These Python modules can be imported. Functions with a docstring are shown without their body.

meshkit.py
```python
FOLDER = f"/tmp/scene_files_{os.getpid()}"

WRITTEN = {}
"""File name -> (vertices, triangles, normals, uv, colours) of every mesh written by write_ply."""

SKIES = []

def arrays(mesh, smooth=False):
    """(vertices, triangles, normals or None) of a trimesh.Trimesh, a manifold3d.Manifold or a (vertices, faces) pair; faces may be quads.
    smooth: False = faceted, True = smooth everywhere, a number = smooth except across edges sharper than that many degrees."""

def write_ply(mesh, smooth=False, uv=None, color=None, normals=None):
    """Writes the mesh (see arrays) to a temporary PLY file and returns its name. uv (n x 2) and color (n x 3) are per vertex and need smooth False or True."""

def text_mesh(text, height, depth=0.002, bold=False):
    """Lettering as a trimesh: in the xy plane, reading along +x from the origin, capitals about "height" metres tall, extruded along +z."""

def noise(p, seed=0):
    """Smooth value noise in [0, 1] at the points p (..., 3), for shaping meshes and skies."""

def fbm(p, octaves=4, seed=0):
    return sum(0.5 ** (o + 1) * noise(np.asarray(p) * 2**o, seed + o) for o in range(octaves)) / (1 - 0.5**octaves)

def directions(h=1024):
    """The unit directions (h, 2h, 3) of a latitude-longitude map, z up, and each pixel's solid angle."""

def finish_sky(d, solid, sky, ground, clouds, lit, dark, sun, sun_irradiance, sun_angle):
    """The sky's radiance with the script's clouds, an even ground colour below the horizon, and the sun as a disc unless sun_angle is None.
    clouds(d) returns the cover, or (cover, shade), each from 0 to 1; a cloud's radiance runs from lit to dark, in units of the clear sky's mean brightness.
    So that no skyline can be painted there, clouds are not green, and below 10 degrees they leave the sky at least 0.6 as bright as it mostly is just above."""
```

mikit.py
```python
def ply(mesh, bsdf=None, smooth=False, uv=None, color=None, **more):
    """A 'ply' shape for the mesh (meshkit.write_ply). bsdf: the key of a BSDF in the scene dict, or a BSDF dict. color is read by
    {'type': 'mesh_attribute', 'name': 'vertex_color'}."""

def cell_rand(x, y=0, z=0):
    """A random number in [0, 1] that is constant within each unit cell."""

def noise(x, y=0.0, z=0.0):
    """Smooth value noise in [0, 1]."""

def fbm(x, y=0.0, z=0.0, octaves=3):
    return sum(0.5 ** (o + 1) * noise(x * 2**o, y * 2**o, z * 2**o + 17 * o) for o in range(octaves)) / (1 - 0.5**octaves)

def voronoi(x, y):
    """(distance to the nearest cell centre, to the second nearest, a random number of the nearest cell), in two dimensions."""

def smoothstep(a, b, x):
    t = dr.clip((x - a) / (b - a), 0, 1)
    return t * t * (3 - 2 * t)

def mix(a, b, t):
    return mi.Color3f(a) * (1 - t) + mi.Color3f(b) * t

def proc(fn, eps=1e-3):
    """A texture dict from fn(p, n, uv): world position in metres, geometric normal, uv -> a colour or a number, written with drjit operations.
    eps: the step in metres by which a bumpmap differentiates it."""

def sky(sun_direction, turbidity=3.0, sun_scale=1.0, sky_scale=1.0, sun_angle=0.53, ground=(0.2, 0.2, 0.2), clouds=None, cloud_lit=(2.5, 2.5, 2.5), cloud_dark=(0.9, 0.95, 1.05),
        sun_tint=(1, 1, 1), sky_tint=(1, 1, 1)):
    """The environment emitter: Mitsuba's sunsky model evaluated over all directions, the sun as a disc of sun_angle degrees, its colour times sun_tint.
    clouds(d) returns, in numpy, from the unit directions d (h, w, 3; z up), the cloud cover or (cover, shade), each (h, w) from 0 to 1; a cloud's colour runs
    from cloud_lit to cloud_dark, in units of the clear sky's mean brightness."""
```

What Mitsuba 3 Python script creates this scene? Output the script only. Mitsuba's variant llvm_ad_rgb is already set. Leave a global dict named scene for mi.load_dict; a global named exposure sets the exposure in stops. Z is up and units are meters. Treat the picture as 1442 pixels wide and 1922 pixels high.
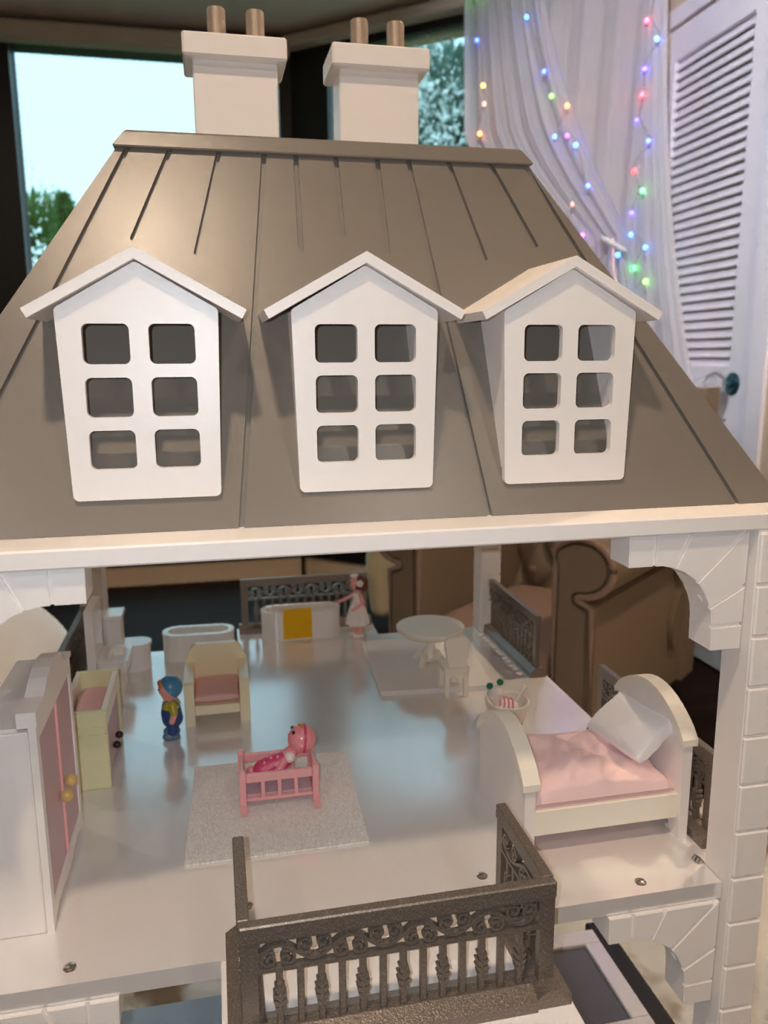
import math, random
import numpy as np, trimesh, mitsuba as mi, mikit, meshkit
import manifold3d as m3
import drjit as dr
from shapely.geometry import Polygon, LineString, Point, box as sbox
from shapely.ops import unary_union
from mitsuba import ScalarTransform4f as T

scene, labels = {}, {}
ZF = 0.60                      # height of the doll's-house upper floor above the room floor; all heights below are relative to it
exposure = 0.0


def lin(r, g, b):
    return [(c / 255 / 12.92) if c / 255 <= 0.04045 else ((c / 255 + 0.055) / 1.055) ** 2.4 for c in (r, g, b)]


# ------------------------------------------------------------------ camera
F_PX, YAW, PITCH, ROLL = 1500.8, 0.20943, 0.19077, 0.006026
CAM = np.array([-0.10754, -0.53547, 0.44])
fwd = np.array([math.sin(YAW) * math.cos(PITCH), math.cos(YAW) * math.cos(PITCH), -math.sin(PITCH)])
right0 = np.array([math.cos(YAW), -math.sin(YAW), 0])
down0 = np.cross(fwd, right0)
down = -math.sin(ROLL) * right0 + math.cos(ROLL) * down0
cam_w = CAM + [0, 0, ZF]
scene['camera'] = {'type': 'thinlens', 'fov': math.degrees(2 * math.atan(721 / F_PX)), 'fov_axis': 'x',
                   'aperture_radius': 0.0016, 'focus_distance': 0.62, 'near_clip': 0.02, 'far_clip': 200.0,
                   'to_world': T().look_at(origin=cam_w.tolist(), target=(cam_w + fwd).tolist(), up=(-down).tolist())}

# ------------------------------------------------------------------ light: overcast sky, warm ceiling downlight, the telephone's flash, plus added fill lamps
def cloud(d):
    n = meshkit.fbm(d * [3.0, 3.0, 6.0] + 5.0, 4, seed=3)
    return np.clip(0.55 + 0.5 * n, 0, 1), np.clip(1.3 * n - 0.35, 0, 1)


SKY_LEVEL = 250.0
scene['sky'] = mikit.sky([-0.5, 0.2, 0.75], turbidity=6.0, sun_scale=0.0, sky_scale=0.055 * SKY_LEVEL, ground=(0.25, 0.27, 0.22), clouds=cloud,
                         cloud_lit=(0.62, 0.98, 1.10), cloud_dark=(0.48, 0.86, 0.98), sky_tint=(0.60, 1.0, 0.90))
scene['sky']['sampling_weight'] = 15.0
FLASH = 0.49
scene['flash'] = {'type': 'spot', 'to_world': T().look_at(origin=(cam_w + np.array([-0.022, -0.01, 0.012])).tolist(), target=(cam_w + fwd + np.array([0, 0, .05])).tolist(), up=[0, 0, 1]),
                  'intensity': {'type': 'rgb', 'value': [FLASH * 0.87, FLASH * 0.99, FLASH * 1.13]}, 'cutoff_angle': 62.0, 'beam_width': 38.0, 'sampling_weight': 30.0}
LAMP = 640.0
LAMP_RGB = (1.0, 0.77, 0.55)
DOWNLIGHTS_AND_FILL = [(-0.26, -0.62, 0.85), (1.2, 0.55, 1.0), (-1.3, 1.2, 0.35), (0.55, -1.6, 0.42), (-1.05, -1.6, 0.42)]  # first lamp is the room's own; the others are unseen fill, added for brightness


SPOT = 9.5  # added fill lamp to brighten curtain and door; no such fixture is known
scene['curtain_fill_spot'] = {'type': 'spot', 'to_world': T().look_at(origin=[0.35, 0.55, 1.76 + ZF], target=[1.42, 2.12, 0.95 + ZF], up=[0, 0, 1]),
                       'intensity': {'type': 'rgb', 'value': [SPOT * 0.83, SPOT * 0.86, SPOT * 1.0]}, 'cutoff_angle': 34.0, 'beam_width': 22.0, 'sampling_weight': 8.0}


# ------------------------------------------------------------------ materials
def principled(name, rgb, rough=0.5, metallic=0.0, spec=0.5, bump=None, bscale=1.0, **kw):
    col = rgb if isinstance(rgb, dict) else {'type': 'rgb', 'value': list(rgb)}
    b = {'type': 'principled', 'base_color': col, 'roughness': rough, 'metallic': metallic, **({} if 'eta' in kw else {'specular': spec}), **kw}
    if bump is not None:
        b = {'type': 'bumpmap', 'arbitrary': mikit.proc(bump, 3e-4), 'scale': bscale, 'bsdf': b}
    scene[name] = {'type': 'twosided', 'bsdf': b}


def orange_peel(p, n, uv):
    return mikit.noise(p.x * 420, p.y * 420, p.z * 420) * 0.00007 + mikit.noise(p.x * 1300, p.y * 1300, p.z * 1300) * 0.00004


def roof_peel(p, n, uv):
    return mikit.noise(p.x * 800, p.y * 800, p.z * 800) * 0.000028


def speckle(p, n, uv):
    return mikit.noise(p.x * 1500, p.y * 1500, p.z * 1500) * 0.00022


def metal_col(p, n, uv):
    k = mikit.noise(p.x * 1900, p.y * 1900, p.z * 1900)
    return mikit.mix(lin(116, 105, 96), lin(160, 149, 137), mikit.smoothstep(0.45, 0.95, k))


def rug_col(p, n, uv):
    f = mikit.fbm(p.x * 9, p.y * 9, 3, 4)
    return mikit.mix(lin(150, 132, 110), lin(236, 234, 228), mikit.smoothstep(0.30, 0.47, f))


def weave_col(p, n, uv):
    a = mikit.noise(p.x * 1500, p.y * 420, 1)
    b = mikit.noise(p.x * 2600, p.y * 1300, 4)
    return mikit.mix(lin(226, 217, 206), lin(252, 248, 242), mikit.smoothstep(0.2, 0.8, 0.5 * a + 0.5 * b))


def knit(p, n, uv):
    return (dr.sin(p.x * 2100) * 0.5 + mikit.noise(p.x * 700, p.y * 1100, 2)) * 0.0004


def wood_col(p, n, uv):
    k = mikit.fbm(p.x * 3, p.y * 30, p.z * 3, 3)
    return mikit.mix(lin(16, 9, 6), lin(42, 24, 15), k)


principled('paint_white', lin(238, 231, 225), 0.36, bump=orange_peel)
principled('paint_floor', lin(202, 197, 193), 0.17, eta=3.0)
principled('roof_paint', lin(121, 113, 104), 0.30, spec=0.5, bump=roof_peel)
principled('pewter', {**mikit.proc(metal_col)}, 0.36, metallic=0.5, bump=speckle)
principled('bronze', lin(176, 160, 144), 0.42, metallic=0.55, bump=speckle)
principled('teal_metal', lin(70, 110, 122), 0.25, metallic=0.9)
principled('pale_blue', lin(168, 190, 206), 0.25)
principled('slate_glass', lin(88, 88, 92), 0.16, spec=0.6)
principled('steel', lin(200, 196, 188), 0.22, metallic=1.0)
principled('cream', lin(238, 224, 186), 0.35)
principled('pale_yellow', lin(232, 226, 180), 0.38)
principled('ivory', lin(240, 232, 216), 0.35)
principled('gloss_white', lin(238, 232, 224), 0.2, clearcoat=0.6)
principled('mauve', lin(196, 166, 170), 0.42)
principled('cradle_pink', lin(238, 172, 172), 0.35)
principled('pink_cloth', lin(238, 205, 203), 0.8, sheen=0.4)
principled('rose_cloth', lin(222, 176, 170), 0.75, sheen=0.4)
principled('white_fleece', lin(245, 240, 238), 0.95, sheen=0.8)
principled('natural_wood', lin(214, 176, 112), 0.35)
principled('dark_knob', lin(40, 20, 22), 0.3)
principled('towel_yellow', lin(232, 178, 20), 0.9)
principled('doll_skin', lin(232, 160, 148), 0.28, clearcoat=0.6)
principled('boy_blue', lin(30, 66, 124), 0.3, clearcoat=0.5)
principled('hat_blue', lin(58, 128, 165), 0.32, clearcoat=0.5)
principled('shoe_blue', lin(88, 120, 142), 0.32, clearcoat=0.5)
principled('lime', lin(178, 170, 40), 0.35, clearcoat=0.5)
principled('hair_brown', lin(86, 32, 18), 0.4)
principled('hair_orange', lin(206, 124, 48), 0.4)
principled('dress_white', lin(236, 226, 220), 0.7)
principled('dress_pink', lin(206, 70, 110), 0.28, clearcoat=0.6)
principled('dot_pink', lin(240, 150, 175), 0.28)
principled('stripe_pink', lin(214, 120, 130), 0.4)
principled('baby_skin', lin(232, 142, 150), 0.18, clearcoat=0.8)
principled('black_gloss', lin(18, 16, 16), 0.35)
principled('green_bobble', lin(14, 110, 76), 0.6)
principled('rug_weave', {**mikit.proc(weave_col)}, 0.95, bump=knit)
principled('rug_felt', lin(225, 222, 218), 0.95)
principled('mirror_glass', lin(235, 238, 238), 0.03, metallic=1.0)
# the room
principled('wall_dark', lin(34, 24, 18), 0.6)
principled('wall_tan', lin(196, 178, 154), 0.75)
principled('frame_black', lin(9, 8, 8), 0.45)
principled('ceiling_paint', lin(214, 204, 190), 0.85)
principled('valance', lin(182, 170, 154), 0.7)
principled('baseboard_paint', lin(228, 198, 168), 0.6)
principled('wood_floor', {**mikit.proc(wood_col)}, 0.7, spec=0.15)
principled('shag', {**mikit.proc(rug_col)}, 1.0)
principled('door_white', lin(222, 218, 224), 0.5)
principled('upholstery', lin(120, 104, 88), 0.75, sheen=0.5)
principled('upholstery_rose', lin(142, 118, 106), 0.75, sheen=0.5)
principled('pouf_white', lin(236, 234, 232), 0.95)
principled('plush_cream', lin(222, 204, 168), 0.95)
principled('plush_grey', lin(150, 146, 138), 0.95)
principled('bark', lin(70, 56, 44), 0.9)
principled('leaf_green', lin(96, 130, 66), 0.8)
principled('leaf_teal', lin(104, 138, 124), 0.8)
principled('blossom', lin(250, 252, 250), 0.8)
principled('wire', lin(168, 162, 150), 0.6)
principled('earth', lin(86, 100, 60), 0.9)
scene['pane_glass'] = {'type': 'thindielectric', 'int_ior': 1.5}
scene['clear_glass'] = {'type': 'dielectric', 'int_ior': 1.5}
scene['sheer'] = {'type': 'principledthin', 'base_color': {'type': 'rgb', 'value': lin(240, 238, 240)}, 'roughness': 0.25, 'spec_trans': 0.22, 'diff_trans': 1.0, 'eta': 1.05}


# ------------------------------------------------------------------ mesh helpers
def key_for(name, parent=None):
    k = (parent + '__' if parent else '') + name
    if k not in used:
        used.add(k)
        return k
    i = 1
    while f'{k}_{i:03d}' in used:
        i += 1
    used.add(f'{k}_{i:03d}')
    return f'{k}_{i:03d}'


used = set()


def tm(m):
    if isinstance(m, m3.Manifold):
        q = m.to_mesh()
        return trimesh.Trimesh(np.array(q.vert_properties[:, :3], float), np.array(q.tri_verts, int), process=False)
    return m


def to_m(t):
    t = trimesh.Trimesh(t.vertices, t.faces, process=True)
    return m3.Manifold(m3.Mesh(np.asarray(t.vertices, np.float32), np.asarray(t.faces, np.uint32)))


def obj(name, mesh, mat, parent=None, smooth=False, label=None, cat=None, group=None, kind=None, **kw):
    k = key_for(name, parent)
    mesh = tm(mesh) if not isinstance(mesh, list) else trimesh.util.concatenate([tm(x) for x in mesh])
    mesh = mesh.copy()
    mesh.apply_translation([0, 0, ZF])
    scene[k] = mikit.ply(mesh, mat, smooth=smooth, **kw)
    tag(k, label, cat, group, kind)
    return k


def thing(name, label=None, cat=None, group=None, kind=None, parent=None):
    k = key_for(name, parent)
    tag(k, label, cat, group, kind)
    return k


def tag(k, label=None, cat=None, group=None, kind=None):
    d = {a: b for a, b in (('label', label), ('category', cat), ('group', group), ('kind', kind)) if b}
    if d:
        labels[k] = {**labels.get(k, {}), **d}


def hullpts(p):
    return trimesh.convex.convex_hull(np.asarray(p, float))


def cbox(x0, x1, y0, y1, z0, z1, c=0.001):
    """A box with chamfered edges."""
    p = []
    for sx, x in ((1, x0), (-1, x1)):
        for sy, y in ((1, y0), (-1, y1)):
            for sz, z in ((1, z0), (-1, z1)):
                p += [(x, y + sy * c, z + sz * c), (x + sx * c, y, z + sz * c), (x + sx * c, y + sy * c, z)]
    return hullpts(p)


def extr(poly, axis, a0, a1):
    """Extrudes a polygon: axis 'y' takes (x, z), axis 'x' takes (y, z), axis 'z' takes (x, y); from a0 to a1 along the axis."""
    out = []
    for g in getattr(poly, 'geoms', [poly]):
        m = trimesh.creation.extrude_polygon(g, abs(a1 - a0), engine='earcut')
        v = m.vertices.copy()
        w = v[:, 2] + min(a0, a1)
        if axis == 'z':
            m.vertices = np.stack([v[:, 0], v[:, 1], w], 1)
        elif axis == 'y':
            m.vertices = np.stack([v[:, 0], w, v[:, 1]], 1)
            m.invert()
        else:
            m.vertices = np.stack([w, v[:, 0], v[:, 1]], 1)
        out.append(m)
    return trimesh.util.concatenate(out) if len(out) > 1 else out[0]


def rrect(x0, x1, y0, y1, r, n=6):
    return sbox(x0 + r, y0 + r, x1 - r, y1 - r).buffer(r, quad_segs=n)


def lathe(profile, centre, n=32):
    m = trimesh.creation.revolve(np.asarray(profile, float), sections=n)
    m.apply_translation(centre)
    return m


def ball(c, r, sub=2, s=(1, 1, 1)):
    m = trimesh.creation.icosphere(sub, 1.0)
    m.vertices = m.vertices * np.asarray(s) * r + np.asarray(c)
    return m


def sph(c, r, n=16):
    return m3.Manifold.sphere(r, n).translate([float(x) for x in c])


def limb(pts, n=16):
    """Hulls of consecutive spheres (x, y, z, r), joined."""
    ms = [m3.Manifold.batch_hull([sph(a[:3], a[3], n), sph(b[:3], b[3], n)]) for a, b in zip(pts, pts[1:])]
    out = ms[0]
    for m in ms[1:]:
        out = out + m
    return out


def skin(m, edge, it=8):
    t = tm(m.refine_to_length(edge))
    t = trimesh.Trimesh(t.vertices, t.faces, process=True)
    trimesh.smoothing.filter_taubin(t, iterations=it)
    return t


def tube(path, r, n=8, closed=False):
    path = np.asarray(path, float)
    tan = np.gradient(path, axis=0)
    tan /= np.linalg.norm(tan, axis=1, keepdims=True) + 1e-12
    up = np.array([0, 0, 1.0]) if abs(tan[:, 2]).mean() < 0.8 else np.array([0, 1.0, 0])
    V, Fc = [], []
    rr = np.broadcast_to(r, len(path))
    for p, t, q in zip(path, tan, rr):
        a = np.cross(t, up); a /= np.linalg.norm(a) + 1e-12
        b = np.cross(t, a)
        for k in range(n):
            th = 2 * math.pi * k / n
            V.append(p + q * (math.cos(th) * a + math.sin(th) * b))
    for i in range(len(path) - 1):
        for k in range(n):
            a0, a1 = i * n + k, i * n + (k + 1) % n
            Fc += [[a0, a1, a1 + n], [a0, a1 + n, a0 + n]]
    c0, c1 = len(V), len(V) + 1
    V += [path[0], path[-1]]
    e = (len(path) - 1) * n
    for k in range(n):
        Fc += [[c0, (k + 1) % n, k], [c1, e + k, e + (k + 1) % n]]
    m = trimesh.Trimesh(np.array(V), np.array(Fc), process=False)
    m.fix_normals()
    return m


def grid_mesh(fn, nu, nv):
    u, v = np.meshgrid(np.linspace(0, 1, nu), np.linspace(0, 1, nv), indexing='ij')
    P = fn(u, v)
    V = np.stack(P, -1).reshape(-1, 3)
    i, j = np.meshgrid(np.arange(nu - 1), np.arange(nv - 1), indexing='ij')
    a = (i * nv + j).ravel()
    Fc = np.concatenate([np.stack([a, a + nv, a + nv + 1], 1), np.stack([a, a + nv + 1, a + 1], 1)])
    return trimesh.Trimesh(V, Fc, process=False)


def move(m, rz=0.0, at=(0, 0, 0)):
    m = tm(m).copy()
    m.apply_transform(trimesh.transformations.rotation_matrix(rz, [0, 0, 1]))
    m.apply_translation(at)
    return m


# ------------------------------------------------------------------ the room: structure
RF = -0.60                                                 # room floor
CE = 1.80                                                  # ceiling
ROOM = Polygon([(-3.04, -2.64), (1.59, -2.64), (1.59, 2.29), (0.345, 3.345), (-3.04, 3.345)])
obj('floor', extr(ROOM, 'z', RF - 0.05, RF), 'wood_floor', kind='structure', label='dark brown wooden floor of the room')
obj('ceiling', extr(ROOM, 'z', CE, CE + 0.05), 'ceiling_paint', kind='structure', label='dim beige ceiling above the dollhouse')


def wall_with_hole(A, B, hole, z0, z1, thick):
    """A vertical wall from A to B in plan (thickness to the left of A->B), with a rectangular hole (s0, s1, z0, z1) along it; returns mesh and a mapper."""
    A, B = np.array(A, float), np.array(B, float)
    L = np.linalg.norm(B - A); t = (B - A) / L; n = np.array([-t[1], t[0]])
    poly = sbox(0, z0, L, z1)
    for h in hole:
        poly = poly.difference(sbox(h[0], h[2], h[1], h[3]))
    return local(extr(poly, 'y', 0, thick), A, t, n), (lambda m: local(m, A, t, n))


def local(m, A, t, n):
    m = tm(m).copy()
    v = m.vertices
    m.vertices = np.stack([A[0] + v[:, 0] * t[0] + v[:, 1] * n[0], A[1] + v[:, 0] * t[1] + v[:, 1] * n[1], v[:, 2]], 1)
    return m


# back wall with the left window (looking along +y); corner at (0.30, 3.25)
BW0, BWC, BWE = (-3.0, 3.25), (0.30, 3.25), (1.50, 2.23)
W1 = (2.152, 3.235, -0.42, 1.70)                              # s0, s1, z0, z1 along wall; hidden sill lowered to admit more sky light
m, loc1 = wall_with_hole(BW0, BWC, [W1], RF, CE, 0.10)
obj('wall_back', m, 'wall_dark', kind='structure', label='dark wall around the left window')
BL = math.hypot(1.2, 1.02)
W2 = (0.20, 0.845, -0.42, 1.70)  # lower part, out of sight, enlarged for extra daylight on the floor
m, loc2 = wall_with_hole(BWC, BWE, [W2], RF, CE, 0.10)
obj('wall_right', m, 'wall_tan', kind='structure', label='angled tan bay wall around the right window')


def window(n, loc, w, label, fw):
    k = thing(f'window_{n}', label, kind='structure')
    s0, s1, z0, z1 = w
    f = sbox(s0 - fw[0], z0 - 0.08, s1 + fw[1], z1 + fw[2]).difference(sbox(s0, z0, s1, z1))
    obj('frame', loc(extr(f, 'y', -0.035, 0.03)), 'frame_black', k)
    obj('glass_pane', loc(extr(sbox(s0, z0, s1, z1), 'y', 0.010, 0.012)), 'pane_glass', k)
    return k


window(1, loc1, W1, 'tall window with a black frame, pale sky and treetop behind', (0.40, 0.058, 0.02))
w2 = window(2, loc2, W2, 'black framed window with raindrops on the glass', (0.195, 0.06, 0.10))
rng = random.Random(4)
drops = []
for i in range(170):
    s, z = rng.uniform(0.45, 0.93), rng.uniform(1.2, 1.72)
    r = rng.uniform(0.002, 0.006)
    d = trimesh.creation.icosphere(1, r)
    d.vertices = d.vertices * [1, 0.5, rng.uniform(1, 1.5)] + [s, 0.008, z]
    drops.append(d)
obj('raindrops', loc2(trimesh.util.concatenate(drops)), 'clear_glass', w2, smooth=True, kind='stuff')

# roller-shade boxes above the windows
obj('trim_1', loc1(cbox(0.3, 3.28, -0.11, -0.036, 1.688, 1.760, 0.010)), 'valance', kind='structure', label='beige shade box above the left window')
obj('trim_2', loc2(cbox(0.02, 1.55, -0.11, -0.036, 1.728, 1.772, 0.008)), 'valance', kind='structure', label='beige shade box above the right window')
prof = Polygon([(0, RF), (-0.02, RF), (-0.02, RF + 0.11), (-0.014, RF + 0.125), (-0.014, RF + 0.15), (-0.004, RF + 0.165), (0, RF + 0.165)])
obj('baseboard_back', extr(Polygon([(3.25 + a, b) for a, b in prof.exterior.coords]), 'x', -3.0, 0.28), 'baseboard_paint', kind='structure', label='moulded beige baseboard under the left window')
obj('baseboard_right', loc2(cbox(0.02, 1.5, -0.02, 0.0, RF, RF + 0.15, 0.005)), 'baseboard_paint', kind='structure', label='beige baseboard along the angled bay wall')
# outer walls that close the room (out of the picture)
obj('wall_left', cbox(-3.05, -2.95, -2.6, 3.4, RF, CE), 'wall_tan', kind='structure')
obj('wall_front', cbox(-3.0, 1.59, -2.65, -2.55, RF, CE), 'wall_tan', kind='structure')
# side wall x = 1.5 with a louvered door
DX = 1.50
D0, D1, DZ1 = 1.645, 2.215, 1.535
hole = sbox(-2.6, RF, 2.30, CE).difference(sbox(D0 - 0.004, RF, D1 + 0.004, DZ1 + 0.004))
obj('wall_side', extr(hole, 'x', DX, DX + 0.1), 'wall_tan', kind='structure', label='tan wall beside the louvered door')
obj('door_frame', extr(sbox(D0 - 0.075, RF, D1 + 0.03, DZ1 + 0.06).difference(sbox(D0 - 0.006, RF - 1, D1 + 0.006, DZ1 + 0.006)), 'x', DX - 0.012, DX), 'door_white', kind='structure', label='white casing around the louvered door')
dk = thing('door_1', 'white louvered door with a glass knob behind the sheer curtain', kind='structure')
L0, L1, LZ0, LZ1 = D0 + 0.112, D1 - 0.03, 0.405, 1.435
leaf = sbox(D0, RF + 0.01, D1, DZ1).difference(sbox(L0, LZ0, L1, LZ1)).difference(sbox(L0, RF + 0.22, L1, 0.24))
obj('leaf', extr(leaf, 'x', DX + 0.004, DX + 0.038), 'door_white', dk)
obj('lower_panel', cbox(DX + 0.012, DX + 0.03, L0 - 0.003, L1 + 0.003, RF + 0.21, 0.25, 0.002), 'door_white', dk)
NS = 33
pitch = (LZ1 - LZ0) / NS
for i in range(NS):
    zc = LZ0 + (i + 0.5) * pitch
    th = math.radians(60)
    a = np.array([math.cos(th), math.sin(th)]) * 0.0195     # slat runs down towards the room
    b = np.array([-math.sin(th), math.cos(th)]) * 0.0028
    q = [(DX + 0.021 + s1 * a[0] + s2 * b[0], zc + s1 * a[1] + s2 * b[1]) for s1, s2 in ((-1, -1), (1, -1), (1, 1), (-1, 1))]
    m = extr(Polygon(q), 'y', L0 + 0.0005, L1 - 0.0005)
    obj('slat', m, 'door_white', dk)
knob_at = np.array([DX, 1.735, 0.352])
def along_x(profile, at, n=24):
    m = lathe(profile, (0, 0, 0), n)
    v = m.vertices.copy()
    m.vertices = np.stack([-v[:, 2], v[:, 0], v[:, 1]], 1) + at
    m.fix_normals()
    return m
obj('rosette', along_x([(0, 0), (0.036, 0), (0.036, 0.003), (0.028, 0.010), (0.012, 0.01), (0.010, 0.030), (0, 0.030)], knob_at + [0.004, 0, 0]), 'teal_metal', dk, smooth=35)
obj('glass_knob', along_x([(0, 0), (0.012, 0.0), (0.020, 0.006), (0.033, 0.018), (0.038, 0.034), (0.033, 0.050), (0.020, 0.060), (0, 0.064)], knob_at + [-0.026, 0, 0], 16), 'clear_glass', dk)
obj('wall_closet', [cbox(DX + 0.16, DX + 0.2, 1.3, 2.5, RF, CE, 0.001), cbox(DX + 0.1, DX + 0.2, 1.3, 1.4, RF, CE, 0.001), cbox(DX + 0.1, DX + 0.2, 2.3, 2.4, RF, CE, 0.001), cbox(DX + 0.1, DX + 0.2, 1.3, 2.4, DZ1 + 0.02, DZ1 + 0.06, 0.001)], 'wall_dark', kind='structure')
obj('latch_plate', cbox(DX - 0.004, DX + 0.006, D0 - 0.006, D0 + 0.002, 0.325, 0.39, 0.001), 'dark_knob', dk)

# ------------------------------------------------------------------ outside the windows
obj('ground', cbox(-30, 30, 4.2, 60, RF - 0.6, RF - 0.4), 'earth', kind='structure', label='green ground outside')


def leaf_cloud(pts, size, seed):
    r = np.random.default_rng(seed)
    n = len(pts)
    a = r.normal(size=(n, 3)); a /= np.linalg.norm(a, axis=1, keepdims=True)
    b = np.cross(a, r.normal(size=(n, 3))); b /= np.linalg.norm(b, axis=1, keepdims=True)
    s = size * r.uniform(0.6, 1.3, (n, 1))
    V = np.stack([pts + a * s, pts - a * s * 0.6 + b * s * 0.5, pts - a * s * 0.6 - b * s * 0.5], 1).reshape(-1, 3)
    return trimesh.Trimesh(V, np.arange(3 * n).reshape(-1, 3), process=False)


def conifer(at, h, rad, n, seed, label):
    k = thing('conifer', label, 'tree')
    r = np.random.default_rng(seed)
    t = r.uniform(0, 1, n) ** 0.7
    rr = rad * (1 - t) * (0.7 + 0.3 * np.sin(t * 60)) * np.sqrt(r.uniform(0.1, 1, n)) + 0.02
    th = r.uniform(0, 2 * math.pi, n)
    p = np.stack([at[0] + rr * np.cos(th), at[1] + rr * np.sin(th), at[2] + h * (0.1 + 0.9 * t) - rr * 0.3], 1)
    obj('foliage', leaf_cloud(p, 0.07, seed), 'leaf_green', k, kind='stuff')
    obj('trunk', tube([(at[0], at[1], at[2]), (at[0], at[1], at[2] + h * 0.9)], [0.09, 0.01]), 'bark', k, smooth=True)


def broadleaf(at, h, rad, n, seed, label, mat, blossoms=0, squash=1.0):
    k = thing('broadleaf_tree', label, 'tree')
    r = np.random.default_rng(seed)
    d = r.normal(size=(n, 3)); d /= np.linalg.norm(d, axis=1, keepdims=True)
    p = d * (rad * r.uniform(0.35, 1, (n, 1)) ** 0.5) * [1, 1, squash]
    p *= (0.75 + 0.5 * meshkit.noise(d * 2.3 + 9, seed))[:, None]
    c = np.array([at[0], at[1], at[2] + h])
    obj('foliage', leaf_cloud(p + c, 0.065, seed), mat, k, kind='stuff')
    if blossoms:
        cl = r.normal(size=(blossoms, 3)); cl /= np.linalg.norm(cl, axis=1, keepdims=True)
        cl = cl * rad * [0.9, 0.9, 0.9 * squash] + c
        pts = (cl[:, None] + r.normal(size=(blossoms, 90, 3)) * [0.10, 0.10, 0.13]).reshape(-1, 3)
        obj('blossoms', leaf_cloud(pts, 0.035, seed + 1), 'blossom', k, kind='stuff')
    obj('trunk', tube([(at[0], at[1], at[2]), (at[0] + 0.05, at[1], at[2] + h)], [0.12, 0.05]), 'bark', k, smooth=True)


conifer((-1.41, 8.0, RF - 0.4), 2.98, 1.0, 7000, 11, 'pointed green conifer seen through the left window')
broadleaf((-2.0, 9.4, RF - 0.4), 2.4, 0.85, 4000, 12, 'rounded green tree beside the conifer outside the left window', 'leaf_green', 14)
broadleaf((2.05, 7.4, RF - 0.4), 3.0, 1.15, 16000, 13, 'dark teal tree with white blossom outside the right window', 'leaf_teal', 190, 1.2)

# ------------------------------------------------------------------ the doll's house
H = thing('dollhouse', 'large open wooden dollhouse with grey-brown roof, three white dormers and two chimneys', 'dollhouse')
CY = 0.337                                                  # middle of the house, front to back

# roof
RB = thing('roof', parent=H, label='grey-brown mansard roof')
al = math.atan2(0.605 - 0.322, 0.165 - 0.028)
SL = math.hypot(0.605 - 0.322, 0.165 - 0.028)
ca, sa = math.cos(al), math.sin(al)


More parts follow.
